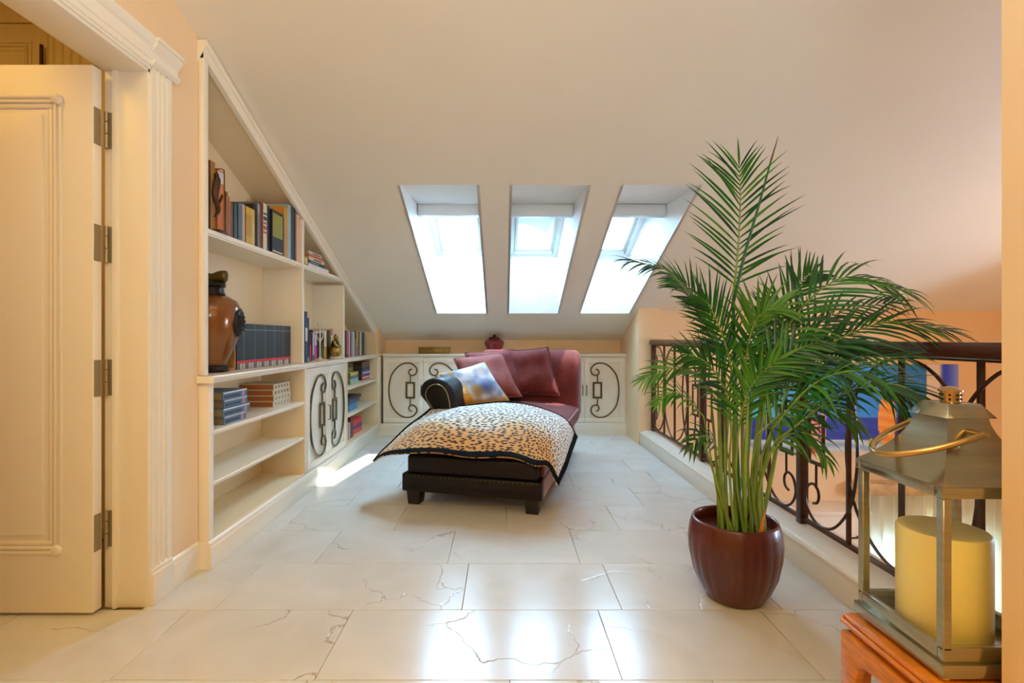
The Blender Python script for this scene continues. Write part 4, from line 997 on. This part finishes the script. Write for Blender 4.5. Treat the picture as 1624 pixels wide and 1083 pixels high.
frond(Q((1225, 680, 1.85), (1290, 610, 1.72), (1370, 590, 1.6), (1450, 650, 1.52)), (0, -0.5, 0.9), 0.22, 20, 0.02, 1.3, 'leaf', 54, stem_from=[base(1195, -0.09), P(1206, 740, 1.95)], stem_r=0.007)
# the rest
PA = dict(parts=True)
frond(Q((1195, 610, 2.1), (1226, 520, 2.12), (1262, 458, 2.14), (1286, 432, 2.15)), (0.1, -1, 0.3), 0.21, 18, 0.017, 0.25, 'leaf', 50, stem_from=[base(1178, 0.03), P(1186, 730, 2.07)])
frond(Q((1140, 640, 2.05), (1100, 590, 2.02), (1060, 585, 2.0), (1020, 602, 1.98)), (0.2, -0.6, 0.8), 0.15, 18, 0.013, 0.6, 'leaf2', 48, stem_from=[base(1140, 0.0), P(1145, 740, 2.04)], stem_r=0.005)
frond(Q((1150, 600, 2.08), (1130, 520, 2.1), (1096, 462, 2.1), (1066, 440, 2.1)), (0.2, -1, 0.4), 0.17, 20, 0.015, 0.35, 'leaf', 50, stem_from=[base(1150, 0.03), P(1152, 720, 2.06)])
frond(Q((1165, 610, 2.0), (1150, 545, 1.98), (1128, 490, 1.95), (1110, 470, 1.92)), (0.1, -1, 0.2), 0.19, 22, 0.016, 0.4, 'leaf', 48, stem_from=[base(1158, -0.06), P(1163, 720, 2.0)])
frond(Q((1180, 600, 2.0), (1188, 540, 1.98), (1205, 500, 1.95), (1240, 486, 1.9)), (-0.1, -1, 0.4), 0.20, 22, 0.017, 0.45, 'leaf2', 50, stem_from=[base(1172, -0.05), P(1178, 720, 2.0)])
frond(Q((1190, 640, 1.95), (1230, 580, 1.9), (1290, 545, 1.85), (1360, 548, 1.8)), (0, -0.8, 0.6), 0.20, 22, 0.018, 0.6, 'leaf', 52, stem_from=[base(1180, -0.07), P(1186, 740, 1.98)])
frond(Q((1200, 690, 1.9), (1250, 650, 1.85), (1310, 640, 1.8), (1360, 676, 1.76)), (0, -0.7, 0.7), 0.17, 16, 0.018, 0.9, 'leaf2', 48, stem_from=[base(1185, -0.09), P(1192, 760, 1.96)], stem_r=0.006)
frond(Q((1160, 680, 1.95), (1150, 620, 1.93), (1120, 575, 1.9), (1085, 560, 1.88)), (0.2, -0.9, 0.4), 0.17, 20, 0.015, 0.5, 'leaf', 50, stem_from=[base(1152, -0.08), P(1157, 750, 1.97)], stem_r=0.006)
frond(Q((1140, 715, 1.93), (1128, 696, 1.9), (1112, 692, 1.87), (1094, 708, 1.84)), (0.3, -0.6, 0.6), 0.13, 7, 0.016, 1.2, 'leaf', 45, stem_from=[base(1142, -0.09), P(1146, 770, 1.95)], stem_r=0.004)
frond(Q((1205, 640, 2.1), (1250, 560, 2.12), (1320, 500, 2.12), (1420, 478, 2.1)), (-0.1, -0.7, 0.7), 0.22, 24, 0.017, 0.55, 'leaf3', 50, stem_from=[base(1184, 0.02), P(1194, 740, 2.08)])
frond(Q((1210, 660, 2.0), (1270, 600, 1.92), (1330, 570, 1.82), (1440, 566, 1.66)), (0, -0.7, 0.7), 0.20, 22, 0.018, 0.7, 'leaf', 52, stem_from=[base(1190, 0.0), P(1200, 750, 2.05)])
frond(Q((1185, 660, 2.15), (1210, 590, 2.2), (1222, 540, 2.22), (1215, 480, 2.25)), (0.1, -1, 0.1), 0.21, 20, 0.016, 0.35, 'leaf3', 50, stem_from=[base(1172, 0.06), P(1178, 750, 2.12)])
frond(Q((1170, 690, 1.95), (1180, 640, 1.92), (1200, 600, 1.9), (1235, 570, 1.86)), (0, -1, 0.3), 0.18, 20, 0.016, 0.5, 'leaf2', 52, stem_from=[base(1165, -0.09), P(1168, 760, 1.96)], stem_r=0.006)
frond(Q((1230, 700, 1.84), (1330, 628, 1.66), (1420, 610, 1.54), (1505, 660, 1.46)), (0, -0.5, 0.9), 0.20, 22, 0.019, 0.8, 'leaf3', 48, stem_from=[base(1196, -0.09), P(1208, 760, 1.93)], stem_r=0.007)
frond(Q((1222, 720, 1.86), (1250, 690, 1.8), (1285, 690, 1.74), (1312, 730, 1.7)), (0, -0.6, 0.7), 0.15, 9, 0.018, 1.2, 'leaf2', 46, stem_from=[base(1190, -0.1), P(1205, 780, 1.92)], stem_r=0.005)
frond(Q((1116, 660, 1.98), (1085, 628, 1.95), (1062, 624, 1.93), (1044, 640, 1.9)), (0.3, -0.6, 0.7), 0.12, 12, 0.013, 0.9, 'leaf2', 46, stem_from=[base(1138, -0.07), P(1130, 740, 2.0)], stem_r=0.004)
# folded spear leaf with its dry tip
sp = catmull(Q((1163, 480, 2.0), (1182, 400, 1.98), (1205, 320, 1.96), (1224, 250, 1.95)), 8)
frs = MB().tube([base(1170, -0.03), P(1166, 640, 2.03)]+sp, [0.007, 0.006]+[0.0066*(1-0.5*k/(len(sp)-1)) for k in range(len(sp))], 6).build('spear_leaf', M['leaf'], pp, smooth=True)
MB().tube(catmull(Q((1223, 254, 1.95), (1229, 234, 1.945), (1234, 217, 1.94)), 4), [0.0042-0.0004*k for k in range(9)], 6).build('dry_tip', M['leaf_tip'], frs, smooth=True)
# canes and dry sheaths at the foot
for k, (x, dy, r_, xt, yt) in enumerate(((1138, -0.05, .009, 1138, 590), (1145, 0.02, .008, 1128, 640), (1156, 0.05, .007, 1160, 590), (1163, -0.02, .009, 1164, 520), (1170, 0.04, .007, 1196, 620),
                                   (1178, -0.06, .009, 1214, 610), (1186, 0.0, .008, 1236, 640), (1192, -0.05, .010, 1240, 660), (1166, -0.09, .007, 1186, 640), (1151, -0.08, .006, 1116, 700))):
    b0 = base(x, dy, 0.262); b1 = P(xt, yt, py_+dy*1.5); mid = b0.lerp(b1, 0.5)+V((0.006*math.sin(k*2.1), 0, 0))
    cp = catmull([b0, mid, b1], 8)
    MB().tube(cp, [r_*(1-0.4*i/(len(cp)-1)) for i in range(len(cp))], 8).build('stem', M['stem'], pp, smooth=True)
MB().tube(catmull([base(1182, -0.115, 0.264), base(1186, -0.115, 0.34), base(1190, -0.11, 0.39)], 6), [0.011-0.0006*k for k in range(13)], 8).build('dry_sheath', M['cane_brown'], pp, smooth=True)
MB().tube(catmull([base(1158, -0.125, 0.264), base(1162, -0.13, 0.295), base(1172, -0.128, 0.305), base(1181, -0.12, 0.285)], 6), 0.004, 6).build('dry_root', M['cane_brown'], pp, smooth=True)

# ------------------------------------------------------------------ books
XREF = None
def cm(h, rough=0.5): return mat('cover_'+h, h, rough, var=0.08, scale=12)
def book(px0, px1, zb, ytop, X, color, label, group, depth=0.17, bands=(), pages='page', tilt=0.0, name='book', slab=False, h=None):
    """upright book, spine towards the room; px0/px1 columns of the spine, ytop row of its top"""
    xr = XREF or X
    y0, y1 = DX(px0, xr), DX(px1, xr); t = y1-y0; yc = (y0+y1)/2
    if h is None: h = H-(ytop-CY)/F*yc-zb
    g = min(0.0006, t*0.06); y0 += g; y1 -= g; c = min(0.0026, t*0.2)
    mb = MB().box(X-depth, X, y0, y0+c, zb, zb+h).box(X-depth, X, y1-c, y1, zb, zb+h).box(X-0.003, X+0.001, y0, y1, zb, zb+h)
    o = mb.build(name, cm(color), None, (X-depth/2, yc, zb))
    box(X-depth+0.004, X-0.0035, y0+c*1.05, y1-c*1.05, zb+0.003, zb+h-0.004).build('pages', M[pages], o)
    for a, b_, hcol in bands:
        box(X+0.0005, X+0.0017, y0+t*0.06, y1-t*0.06, zb+h*a, zb+h*b_).build('spine_band', cm(hcol), o)
    return tag(o, label, 'book', group)
def flatbook(xs_, x0, y0, y1, z, h, color, label, group, bands=(), rot=0.0, name='book', page='page'):
    """lying book; spine at x=xs_ facing the room, pages seen from the near end"""
    c = min(0.0028, h*0.14)
    mb = MB().box(x0, xs_, y0, y1, z, z+c).box(x0, xs_, y0, y1, z+h-c, z+h).box(xs_-0.004, xs_+0.001, y0, y1, z, z+h)
    cx_, cy_ = (x0+xs_)/2, (y0+y1)/2
    rm = Matrix.Translation((cx_, cy_, 0)) @ Matrix.Rotation(rot, 4, 'Z') @ Matrix.Translation((-cx_, -cy_, 0))
    fn = lambda p: rm @ p
    o = mb.map(fn).build(name, cm(color), None, (cx_, cy_, z))
    box(x0+0.004, xs_-0.0045, y0+0.005, y1-0.005, z+c*1.03, z+h-c*1.03).map(fn).build('pages', M[page] if page in M else cm(page, 0.8), o)
    for a, b_, q0, q1, hcol in bands:
        box(xs_+0.0004, xs_+0.0015, y0+(y1-y0)*a, y0+(y1-y0)*b_, z+h*q0, z+h*q1).map(fn).build('spine_band', cm(hcol), o)
    return tag(o, label, 'book', group)
ZS, ZT = SH+0.0006, TOP+0.0008
G1 = 'books and objects on the top shelf'
XB = -1.385
XREF = XB                                           # one common plane spaces the spines along this shelf
# top shelf, left to right
G1 = 'books on the top shelf of the bookcase'
book(339.4, 347.4, ZS, 256, XB-0.02, '8a5a26', 'tall brown wooden-looking volume at the far left of the top shelf', G1, bands=((0.0, 1.0, 'a5762f'),))
book(347.6, 358.2, ZS, 270, XB-0.010, 'c9742a', 'tall orange volume with a pale band behind the dark figurine', G1, bands=((0.80, 0.97, 'd9cfd2'),))
book(358.4, 361.2, ZS, 304, XB, 'a4662b', 'thin bronze-coloured book beside the tall orange volume', G1, bands=((0.9, 0.94, '3a2412'),))
book(361.5, 364.6, ZS, 312, XB, '9b5a24', 'thin copper brown book right of the bronze-coloured one', G1)
book(365, 371, ZS, 320, XB-0.004, '6d4220', 'plain brown book at the start of the tightly packed row', G1)
book(371, 376.4, ZS, 322, XB, '37464c', 'dark slate book with a brown neighbour on its left', G1)
book(376.4, 383, ZS, 323, XB+0.004, '51666e', 'wide slate grey book in the packed row', G1, bands=((0.1, 0.13, '2e3a40'),))
book(383, 388.2, ZS, 324, XB, 'c5a6a0', 'pinkish white book between slate and yellow spines', G1)
book(388.2, 397.6, ZS, 329, XB+0.006, 'c79f22', 'wide mustard yellow book on the top shelf', G1, bands=((0.2, 0.8, 'b08a1a'),))
book(397.6, 400.6, ZS, 331, XB, 'd8b968', 'thin pale yellow book beside the mustard one', G1)
book(400.6, 403.6, ZS, 333, XB, 'd3b24a', 'thin ochre book left of the black spine', G1)
book(403.6, 407.6, ZS, 324, XB-0.006, '1c1a16', 'black book in the middle of the top row', G1)
book(407.6, 412, ZS, 321, XB, '6c6a68', 'grey book right of the black one', G1, bands=((0.75, 0.95, '8d8b88'),))
book(412, 416, ZS, 321, XB, '6b2a22', 'dark red book left of the cream spine', G1)
book(416, 422, ZS, 323, XB+0.004, 'd9cba2', 'cream book with a line of red marks down its spine', G1, bands=((0.36, 0.4, 'b5462e'), (0.44, 0.52, 'b5462e'), (0.56, 0.6, 'b5462e'), (0.64, 0.72, '37352c'), (0.76, 0.8, '37352c')))
book(422, 427.4, ZS, 326, XB, '1d2c4c', 'navy book beside the cream spine', G1)
book(427.8, 446, ZS, 336, XB+0.012, '0e0d0e', 'wide black slipcase with a yellow patch on its face', G1, bands=((0.38, 0.93, '8f8f2c'), (0.03, 0.07, 'cbb98a')))
book(446.4, 449.4, ZS, 344, XB+0.004, '23232a', 'thin charcoal book against the yellow board', G1)
book(449.4, 455.6, ZS, 328, XB, 'c98d26', 'amber yellow book right of the black slipcase', G1)
book(455.6, 461, ZS, 325, XB, '9ab4b6', 'pale blue grey book near the divider', G1)
book(461, 465.6, ZS, 328, XB, '2e4450', 'dark teal book near the divider', G1)
book(465.6, 468.2, ZS, 330, XB, '2a1c18', 'thin black brown book near the divider', G1)
book(468.4, 474.4, ZS, 341, XB+0.006, 'd5b59a', 'beige book at the right end of the top row', G1)
XREF = None
# dark iron figurine hanging in front of the orange volume
fx = XB+0.012
fg = thing('figurine', 'dark iron hanging dancer figurine on the top shelf', 'figurine', (fx, DX(344, fx), ZS))
def FP(px, py, dx=0.0): 
    y = DX(px, fx+dx); return V((fx+dx, y, H-(py-CY)/F*y))
MB().tube(catmull([FP(341.5, 268), FP(347, 267.6), FP(353.5, 269), FP(355.5, 274), FP(355.8, 310), FP(356, 372)], 5), 0.0028, 6).build('stand', M['iron'], fg, smooth=True)
MB().ball(FP(343.2, 277.5), (0.012, 0.011, 0.013), 10, 8).build('head', M['iron'], fg, smooth=True)
tb = catmull([FP(343.2, 280), FP(344.4, 286), FP(343, 296), FP(341.4, 308), FP(343, 322), FP(345, 330)], 5)
MB().tube(tb, [0.010+0.008*math.sin(pi*k/(len(tb)-1)*0.8+0.3) if k < len(tb)*0.4 else 0.007+0.01*math.sin(pi*k/(len(tb)-1))**2 for k in range(len(tb))], 8).build('torso', M['iron'], fg, smooth=True)
MB().tube(catmull([FP(344.8, 325), FP(348, 320), FP(351.5, 314), FP(352.5, 309)], 5), [0.008-0.0002*k for k in range(16)], 8).build('leg', M['iron'], fg, smooth=True)
MB().tube(catmull([FP(345, 327), FP(346.5, 334), FP(343.5, 340), FP(340.6, 343)], 5), [0.013-0.0006*k for k in range(16)], 8).build('leg', M['iron'], fg, smooth=True)
MB().tube(catmull([FP(344, 285), FP(346.5, 290), FP(346, 297)], 5), 0.005, 6).build('arm', M['iron'], fg, smooth=True)
MB().tube(catmull([FP(343, 286), FP(341.2, 292), FP(341.8, 300)], 5), 0.005, 6).build('arm', M['iron'], fg, smooth=True)
box(fx-0.03, fx+0.02, DX(342, fx), DX(357, fx), ZS, ZS+0.012).build('base', M['iron'], fg, bevel=0.003)

# stack in the upper triangle
G2 = 'stacked books in the upper triangle'
y0, y1 = DX(489.5, XB), DX(514, XB); z = ZS
for hpx, col, lab, bands, dy in ((9, 'dfe6ee', 'pale blue white book at the bottom of the upper triangle stack', (), 0.10), (8, '34403f', 'charcoal book second from the bottom of the upper triangle stack', ((0.1, 0.6, 0.3, 0.7, '8f9a98'),), 0.02), (8, 'd9cdb4', 'cream book in the middle of the upper triangle stack', ((0.3, 0.8, 0.3, 0.7, '54483a'),), 0.0), (6, 'd0603a', 'orange red book near the top of the upper triangle stack', (), -0.02), (7, 'c7c6c2', 'light grey book on top of the upper triangle stack', ((0.3, 0.9, 0.2, 0.6, '6a5648'),), -0.06)):
    hh = hpx*0.0030; ye = min(y1+dy, 4.04-(z-ZS)*2.0)
    flatbook(XB+0.002-0.004*R.random(), XB-0.16, y0, ye, z, hh, col, lab, G2, bands, page='c9a45c'); z += hh+0.0004
dsk = thing('small_clock', 'small round cream clock at the left of the stacked books', 'clock', (XB-0.01, DX(486.3, XB), ZS))
yy = DX(486.3, XB)
MB().lathe([(0.024, -0.008), (0.027, -0.004), (0.027, 0.006), (0.024, 0.009), (0.001, 0.007)], (0, 0, 0), 24).map(lambda p: V((XB-0.01+p.z, yy+p.x, ZS+0.035+p.y))).build('case', mat('cream_enamel', 'd9c48c', 0.4), dsk, smooth=True)
box(XB-0.025, XB, yy-0.016, yy+0.016, ZS, ZS+0.01).build('base', M['brass'], dsk, bevel=0.002)

# uniform black set beside the urn
XV = -1.44
edges = [374.9, 460.5]
d_first = DX(edges[0], XV); d_last = DX(edges[-1], XV)
n_v = 22
for k in range(n_v):
    a = d_first+(d_last-d_first)*k/n_v; b_ = d_first+(d_last-d_first)*(k+1)/n_v
    pa, pb = CX+XV*F/a, CX+XV*F/b_
    book(pa, pb, ZT, 0, XV, ('2b3236', '20262a', '3a444c', '262d33')[(k*7) % 4], 'black red-banded volume leaning on the tan bookend beside the urn' if k == 0 else 'black red-banded volume at the free right end of the uniform set' if k == n_v-1 else 'black volume with a red band near its foot, inside the uniform set by the urn', 'uniform black volumes with red bands', 0.12,
         bands=((0.0, 0.13, 'b9b4a8' if k % 3 else '6b6a66'), (0.135, 0.19, 'd8303a'), (0.86, 0.875, '8a9094')), h=0.252)
be = thing('bookend', 'plain tan wooden bookend between the urn and the black volumes', 'bookend', (XV-0.06, d_first-0.008, ZT))
box(XV-0.12, XV-0.002, d_first-0.014, d_first-0.001, ZT, ZT+0.24).build('upright', mat('tan_wood', 'b98246', 0.5, var=0.15, scale=10, stretch=(1, 1, 6)), be, bevel=0.003)
box(XV-0.12, XV-0.002, d_first-0.05, d_first-0.014, ZT, ZT+0.012).build('foot_plate', mat('tan_wood', 'b98246'), be, bevel=0.003)
# bronze urn with dark medallion
ux, uy = -1.483, 2.552
ur = thing('urn', 'large bronze brown urn with dark lid and carved medallion in the bookcase', 'urn', (ux, uy, ZT))
glz = mat('bronze_glaze', '83501f', 0.22, metal=0.35, var=0.35, scale=3, coat=0.4)
dkb = mat('blackened_bronze', '231a12', 0.3, metal=0.6, var=0.4, scale=20, bump=0.6, bscale=60)
MB().lathe([(0.080, 0), (0.084, 0.006), (0.084, 0.03), (0.072, 0.036)], (ux, uy, ZT), 32).build('foot_ring', dkb, ur, smooth=True, auto=0.6)
MB().lathe([(0.070, 0.034), (0.082, 0.06), (0.112, 0.12), (0.139, 0.2), (0.149, 0.265), (0.145, 0.315), (0.124, 0.358), (0.088, 0.382), (0.066, 0.388)], (ux, uy, ZT), 44).build('body', glz, ur, smooth=True)
MB().lathe([(0.064, 0.386), (0.072, 0.39), (0.066, 0.402), (0.062, 0.425), (0.072, 0.435), (0.070, 0.44)], (ux, uy, ZT), 32).build('neck', dkb, ur, smooth=True)
lid = MB().lathe([(0.070, 0.441), (0.072, 0.448), (0.062, 0.456), (0.045, 0.462)], (ux, uy, ZT), 32).build('lid', dkb, ur, smooth=True)
mb = MB()
mb.tube(catmull([(ux-0.06, uy-0.03, ZT+0.50), (ux, uy, ZT+0.478), (ux+0.045, uy+0.015, ZT+0.485), (ux+0.075, uy+0.03, ZT+0.482)], 5), [0.022, 0.023, 0.024, 0.023, 0.022, 0.021, 0.022, 0.024, 0.026, 0.028, 0.030, 0.032, 0.033, 0.033, 0.030, 0.016], 12)
mb.build('lid_finial', mat('olive_bronze', '5c4a1c', 0.3, metal=0.5), lid, smooth=True)
# medallion: carved oval on the flank towards the viewer's right
mb = MB(); md_d = V((0.72, -0.18, 0)).normalized() if False else V((0.86, 0.10, 0)).normalized()
sdv = V((-md_d.y, md_d.x, 0)); cz = ZT+0.25
def med(u, v):
    a = u*2*pi; rr = v; x = 0.062*rr*math.cos(a); zz = 0.075*rr*math.sin(a)
    bulge = 0.122*math.cos(min(1.2, abs(x)/0.122))
    hgt = 0.010*(1-rr**4)+0.004*math.sin(a*9)*rr*(1-rr)*3+0.005*math.sin(rr*16)
    rloc = 0.1475-abs(zz)**2*1.1
    return V((ux, uy, cz+zz))+sdv*x+md_d*(math.sqrt(max(0, rloc**2-x*x))+hgt)
MB().grid(med, 48, 12).build('medallion', dkb, ur, smooth=True, auto=1.5)

# section beside: dark tall books, row, candelabrum, figurine
G3 = 'books in the middle compartment'
book(483.6, 487.4, ZT, 494, -1.385, '22405e', 'tall navy binder with white label left in the middle compartment', G3, bands=((0.42, 0.68, 'cfd3d8'),), depth=0.2)
book(487.4, 490.2, ZT, 504, -1.39, '1c2b30', 'slim dark binder right of the navy one', G3, bands=((0.02, 0.1, '8a9a92'),), depth=0.2)
row = [(490.8, 493.4, 524, 'b33a44', 'red book at the left of the middle compartment row', ((0.55, 1.0, '2c1c1c'),)), (493.6, 495.4, 526, '26191a', 'thin black book right of the red one in the middle compartment', ()), (495.6, 498.4, 525, 'cfc4d6', 'pale lilac book in the middle compartment row', ((0.0, 0.2, '6a2a5a'),)), (498.6, 502.2, 526, 'b83a92', 'magenta book in the middle compartment row', ((0.55, 0.95, 'd8c9d4'),)),
       (502.4, 506.0, 524, '1a1114', 'black book right of the magenta one', ()), (506.2, 508.6, 524, 'b9c9d2', 'thin silver blue book behind the candelabrum stem', ()), (508.8, 513.4, 523, '17180f', 'wide black book behind the candelabrum', ((0.05, 0.6, '3a3c26'),)), (513.6, 517.8, 523, 'b8902a', 'ochre yellow book right of the candelabrum', ((0.45, 0.95, 'd9cfb0'),)), (518, 520.6, 522, '3a2410', 'thin dark brown book in the middle compartment', ()), (520.8, 524.4, 521, '5d4420', 'olive brown book near the gold statuette', ()), (524.6, 527.2, 519, 'd9d4cc', 'white book with an orange top behind the statuette', ((0.78, 1.0, 'c4562a'),))]
for a, b_, yt, c, lab, bd in row: book(a, b_, ZT, yt+2, -1.45, c, lab, G3, bands=bd)
cdx = -1.395; cdy = DX(507.5, cdx)
cdl = thing('candelabrum', 'small white three-arm candelabrum with flower-shaped glass cups', 'candelabrum', (cdx, cdy, ZT))
wht = mat('ivory_metal', 'd9cfb4', 0.4)
MB().lathe([(0.055, 0), (0.055, 0.006), (0.02, 0.014), (0.006, 0.03), (0.005, 0.13), (0.006, 0.20), (0.004, 0.245)], (cdx, cdy, ZT), 20).build('stem', wht, cdl, smooth=True)
for s, zt in ((-1, 0.20), (1, 0.205), (0, 0.262)):
    top_ = V((cdx, cdy+s*0.07, ZT+zt))
    if s: MB().tube(catmull([(cdx, cdy, ZT+0.12), (cdx, cdy+s*0.02, ZT+0.155), (cdx, cdy+s*0.055, ZT+0.175), (cdx, cdy+s*0.07, ZT+zt)], 5), 0.004, 6).build('arm', wht, cdl, smooth=True)
    cup = MB()
    for k in range(6):
        a = 2*pi*k/6; dv = V((math.cos(a), math.sin(a), 0))
        cup.add([top_, top_+dv*0.018+V((-dv.y, dv.x, 0))*0.012+V((0, 0, 0.014)), top_+dv*0.030+V((0, 0, 0.032)), top_+dv*0.018-V((-dv.y, dv.x, 0))*0.012+V((0, 0, 0.014))], [(0, 1, 2, 3)])
    cup.build('flower_cup', mat('frosted_glass', 'e6e4d4', 0.15), cdl, solid=0.002)
sxq = -1.40; syq = DX(532, sxq)
sg = thing('statuette', 'small gold seated statuette on a round base in the bookcase', 'statuette', (sxq, syq, ZT))
gold = mat('old_gold', 'a3853a', 0.35, metal=0.7, var=0.4, scale=40, bump=0.5, bscale=80)
dkg = mat('dark_gold', '3c3214', 0.4, metal=0.6, var=0.3, scale=40)
MB().lathe([(0.045, 0), (0.05, 0.006), (0.046, 0.014), (0.03, 0.018)], (sxq, syq, ZT), 24).build('base', mat('cream_stone', 'd8cfb8', 0.5), sg, smooth=True)
MB().ball((sxq, syq, ZT+0.062), (0.048, 0.056, 0.048), 20, 12).build('crossed_legs', gold, sg, smooth=True)
MB().lathe([(0.034, 0.09), (0.036, 0.105), (0.031, 0.13), (0.026, 0.15), (0.012, 0.158)], (sxq, syq, ZT), 18).build('torso', dkg, sg, smooth=True)
for s in (-1, 1):
    MB().tube(catmull([(sxq, syq+s*0.03, ZT+0.147), (sxq+0.012, syq+s*0.042, ZT+0.12), (sxq+0.035, syq+s*0.02, ZT+0.098)], 5), 0.009, 8).build('arm', gold, sg, smooth=True)
MB().ball((sxq+0.004, syq, ZT+0.175), (0.019, 0.018, 0.022), 14, 10).build('head', gold, sg, smooth=True)
MB().ball((sxq, syq, ZT+0.195), (0.010, 0.010, 0.010), 10, 8).build('topknot', dkg, sg, smooth=True)
# far compartment
G4 = 'books in the far small compartment'
far = [(547.4, 549.6, 524, '20201e', 'black book leftmost in the far compartment row', ()), (549.8, 553.2, 525, 'b5485c', 'rose pink book in the far compartment', ((0.0, 0.1, '6a2030'),)), (553.4, 554.8, 525, 'ded5cc', 'thin white book beside the rose pink one', ()), (555, 557, 525, '4b2226', 'maroon book in the far compartment', ()), (557.2, 560, 525, '90a8bc', 'light blue book in the far compartment', ()), (560.2, 561.8, 526, 'd8d4ca', 'thin pale grey book in the far compartment', ()), (562, 565.4, 525, '4a2c26', 'dark brown book with pale foot in the far compartment', ((0.0, 0.7, '9a6a58'),)), (565.6, 567.6, 525, 'd8b83a', 'bright yellow book in the far compartment', ((0.0, 0.4, 'a68068'),)), (567.8, 570.4, 526, '44565c', 'slate book right of the yellow one', ()), (570.6, 573.2, 526, 'c9ccc4', 'light grey book in the far compartment', ()), (573.4, 575.8, 527, '2c464e', 'dark teal book in the far compartment', ()), (576, 577.6, 527, '241a18', 'thin black book in the far compartment', ()), (577.8, 580.6, 529, 'b59a86', 'tan book at the right end of the far compartment row', ())]
for a, b_, yt, c, lab, bd in far: book(a, b_, ZT, yt, -1.40, c, lab, G4, bands=bd, depth=0.15)
# lower shelves near the doorway
G5 = 'blue and silver books stacked on the low shelf'
XS = FL_-0.03; z = 0.6226
y0, y1 = DX(355, XS), DX(392, XS)
for k in range(4):
    hh = 0.040
    flatbook(XS+0.006*(k % 2), XS-0.17, y0-0.02*(k % 2), y1+0.015*((k*2) % 3-1), z, hh, '5f7891', 'blue and silver book ' + ['at the bottom of the blue stack', 'second from the bottom of the blue stack', 'second from the top of the blue stack', 'on top of the blue stack'][k], G5,
             bands=((0.02, 0.98, 0.80, 0.97, 'd5dde6'), (0.05, 0.7, 0.2, 0.55, '33475e'), (0.78, 0.88, 0.1, 0.75, 'c08a96')), page='9c8452'); z += hh+0.0005
tin = thing('small_bottle', 'small white and teal bottle in front of the blue book stack', 'bottle', (XS-0.06, 2.435, 0.6226))
MB().lathe([(0.016, 0), (0.017, 0.004), (0.017, 0.03)], (XS-0.05, 2.43, 0.6226), 16).build('body', mat('teal_label', '1f6f86', 0.4), tin, smooth=True)
MB().lathe([(0.017, 0.0305), (0.017, 0.056), (0.012, 0.062)], (XS-0.05, 2.43, 0.6226), 16).build('label', mat('white_label', 'dfe3e6', 0.4), tin, smooth=True)
MB().lathe([(0.008, 0.062), (0.012, 0.064), (0.012, 0.09), (0.010, 0.094)], (XS-0.05, 2.43, 0.6226), 16).build('cap', mat('white_label', 'dfe3e6', 0.4), tin, smooth=True)
G6 = 'patterned cream books stacked on the low shelf'
z = 0.6226; y0, y1 = DX(432, XS-0.05), DX(459, XS-0.05)
for k in range(4):
    hh = 0.035
    flatbook(XS-0.045+0.004*(k % 2), XS-0.25, y0, y1-0.02*(k == 3), z, hh, 'd3c7ac', 'cream patterned book with orange brown page edge, ' + ['bottom of its stack', 'second from the bottom of its stack', 'third from the bottom of its stack', 'top of its stack'][k], G6,
             bands=tuple((0.08+0.18*q, 0.16+0.18*q, 0.25, 0.75, '6e6a62' if k > 1 else '9a9484') for q in range(5)), page='b0622c'); z += hh+0.0005
# far low shelves
XC = FL_-0.05
G7 = 'books stacked on the far low shelves'
z = 0.6226
ya, yb = DX(556, XC), DX(568, XC)
st = [(0.05, '9fc0a8', 'pale green book at the bottom of the near far-corner stack', 0.0), (0.030, '4b7287', 'steel blue book above the pale green one', 0.0), (0.028, 'cfae3c', 'yellow book on the near far-corner stack', 0.0), (0.04, '8c8468', 'khaki book above the yellow one', -0.05), (0.045, '5a5648', 'grey brown book near the top of the near far-corner stack', -0.05)]
for hh, c, lab, dx in st:
    flatbook(XC+dx, XC-0.2+dx*0.3, ya, yb, z, hh, c, lab, G7, page='8c7a54'); z += hh+0.0005
z = 0.6226; ya, yb = DX(574, XC-0.03), DX(592, XC-0.03)
for hh, c, lab in ((0.045, 'c9363f', 'red and white thick book at the bottom of the far-corner stack'), (0.05, '3c5f9c', 'bright blue thick book above the red one'), (0.03, '2a3350', 'navy book on the blue one'), (0.028, '5d5a58', 'grey book near the top of the far-corner stack'), (0.025, '8a5a2c', 'brown book on top of the far-corner stack')):
    flatbook(XC-0.03, XC-0.24, ya, yb, z, hh, c, lab, G7, bands=((0.05, 0.95, 0.35, 0.7, 'd9dde2'),) if c in ('c9363f', '3c5f9c') else (), page='4a4034'); z += hh+0.0005
z = 0.3856; ya, yb = DX(553, XC), DX(566, XC)
for hh, c, lab in ((0.06, '4a94cc', 'sky blue box-like book on the middle far low shelf'), (0.035, '35596e', 'dark teal magazine on the sky blue one'), (0.025, '20282c', 'black magazine on top of the middle far low shelf pile')):
    flatbook(XC, XC-0.2, ya, yb, z, hh, c, lab, G7, page='c9d2d8'); z += hh+0.0005; yb += 0.07
z = 0.1358; ya, yb = DX(562, XC), DX(577, XC)
for hh, c, lab in ((0.045, 'd9453f', 'red book at the bottom of the lowest far shelf'), (0.035, '5a3a74', 'purple book between two red ones'), (0.055, 'd2323a', 'thick red book on top of the lowest far shelf pile')):
    flatbook(XC-0.02, XC-0.22, ya, yb, z, hh, c, lab, G7, page='a8763c'); z += hh+0.0005
book(556, 560, 0.1358, 0, XC, '6a2420', 'upright maroon book on the lowest far shelf', G7, h=0.19)
book(552, 555.6, 0.1358, 0, XC, 'b9a4a4', 'upright pale pink book on the lowest far shelf', G7, h=0.15)
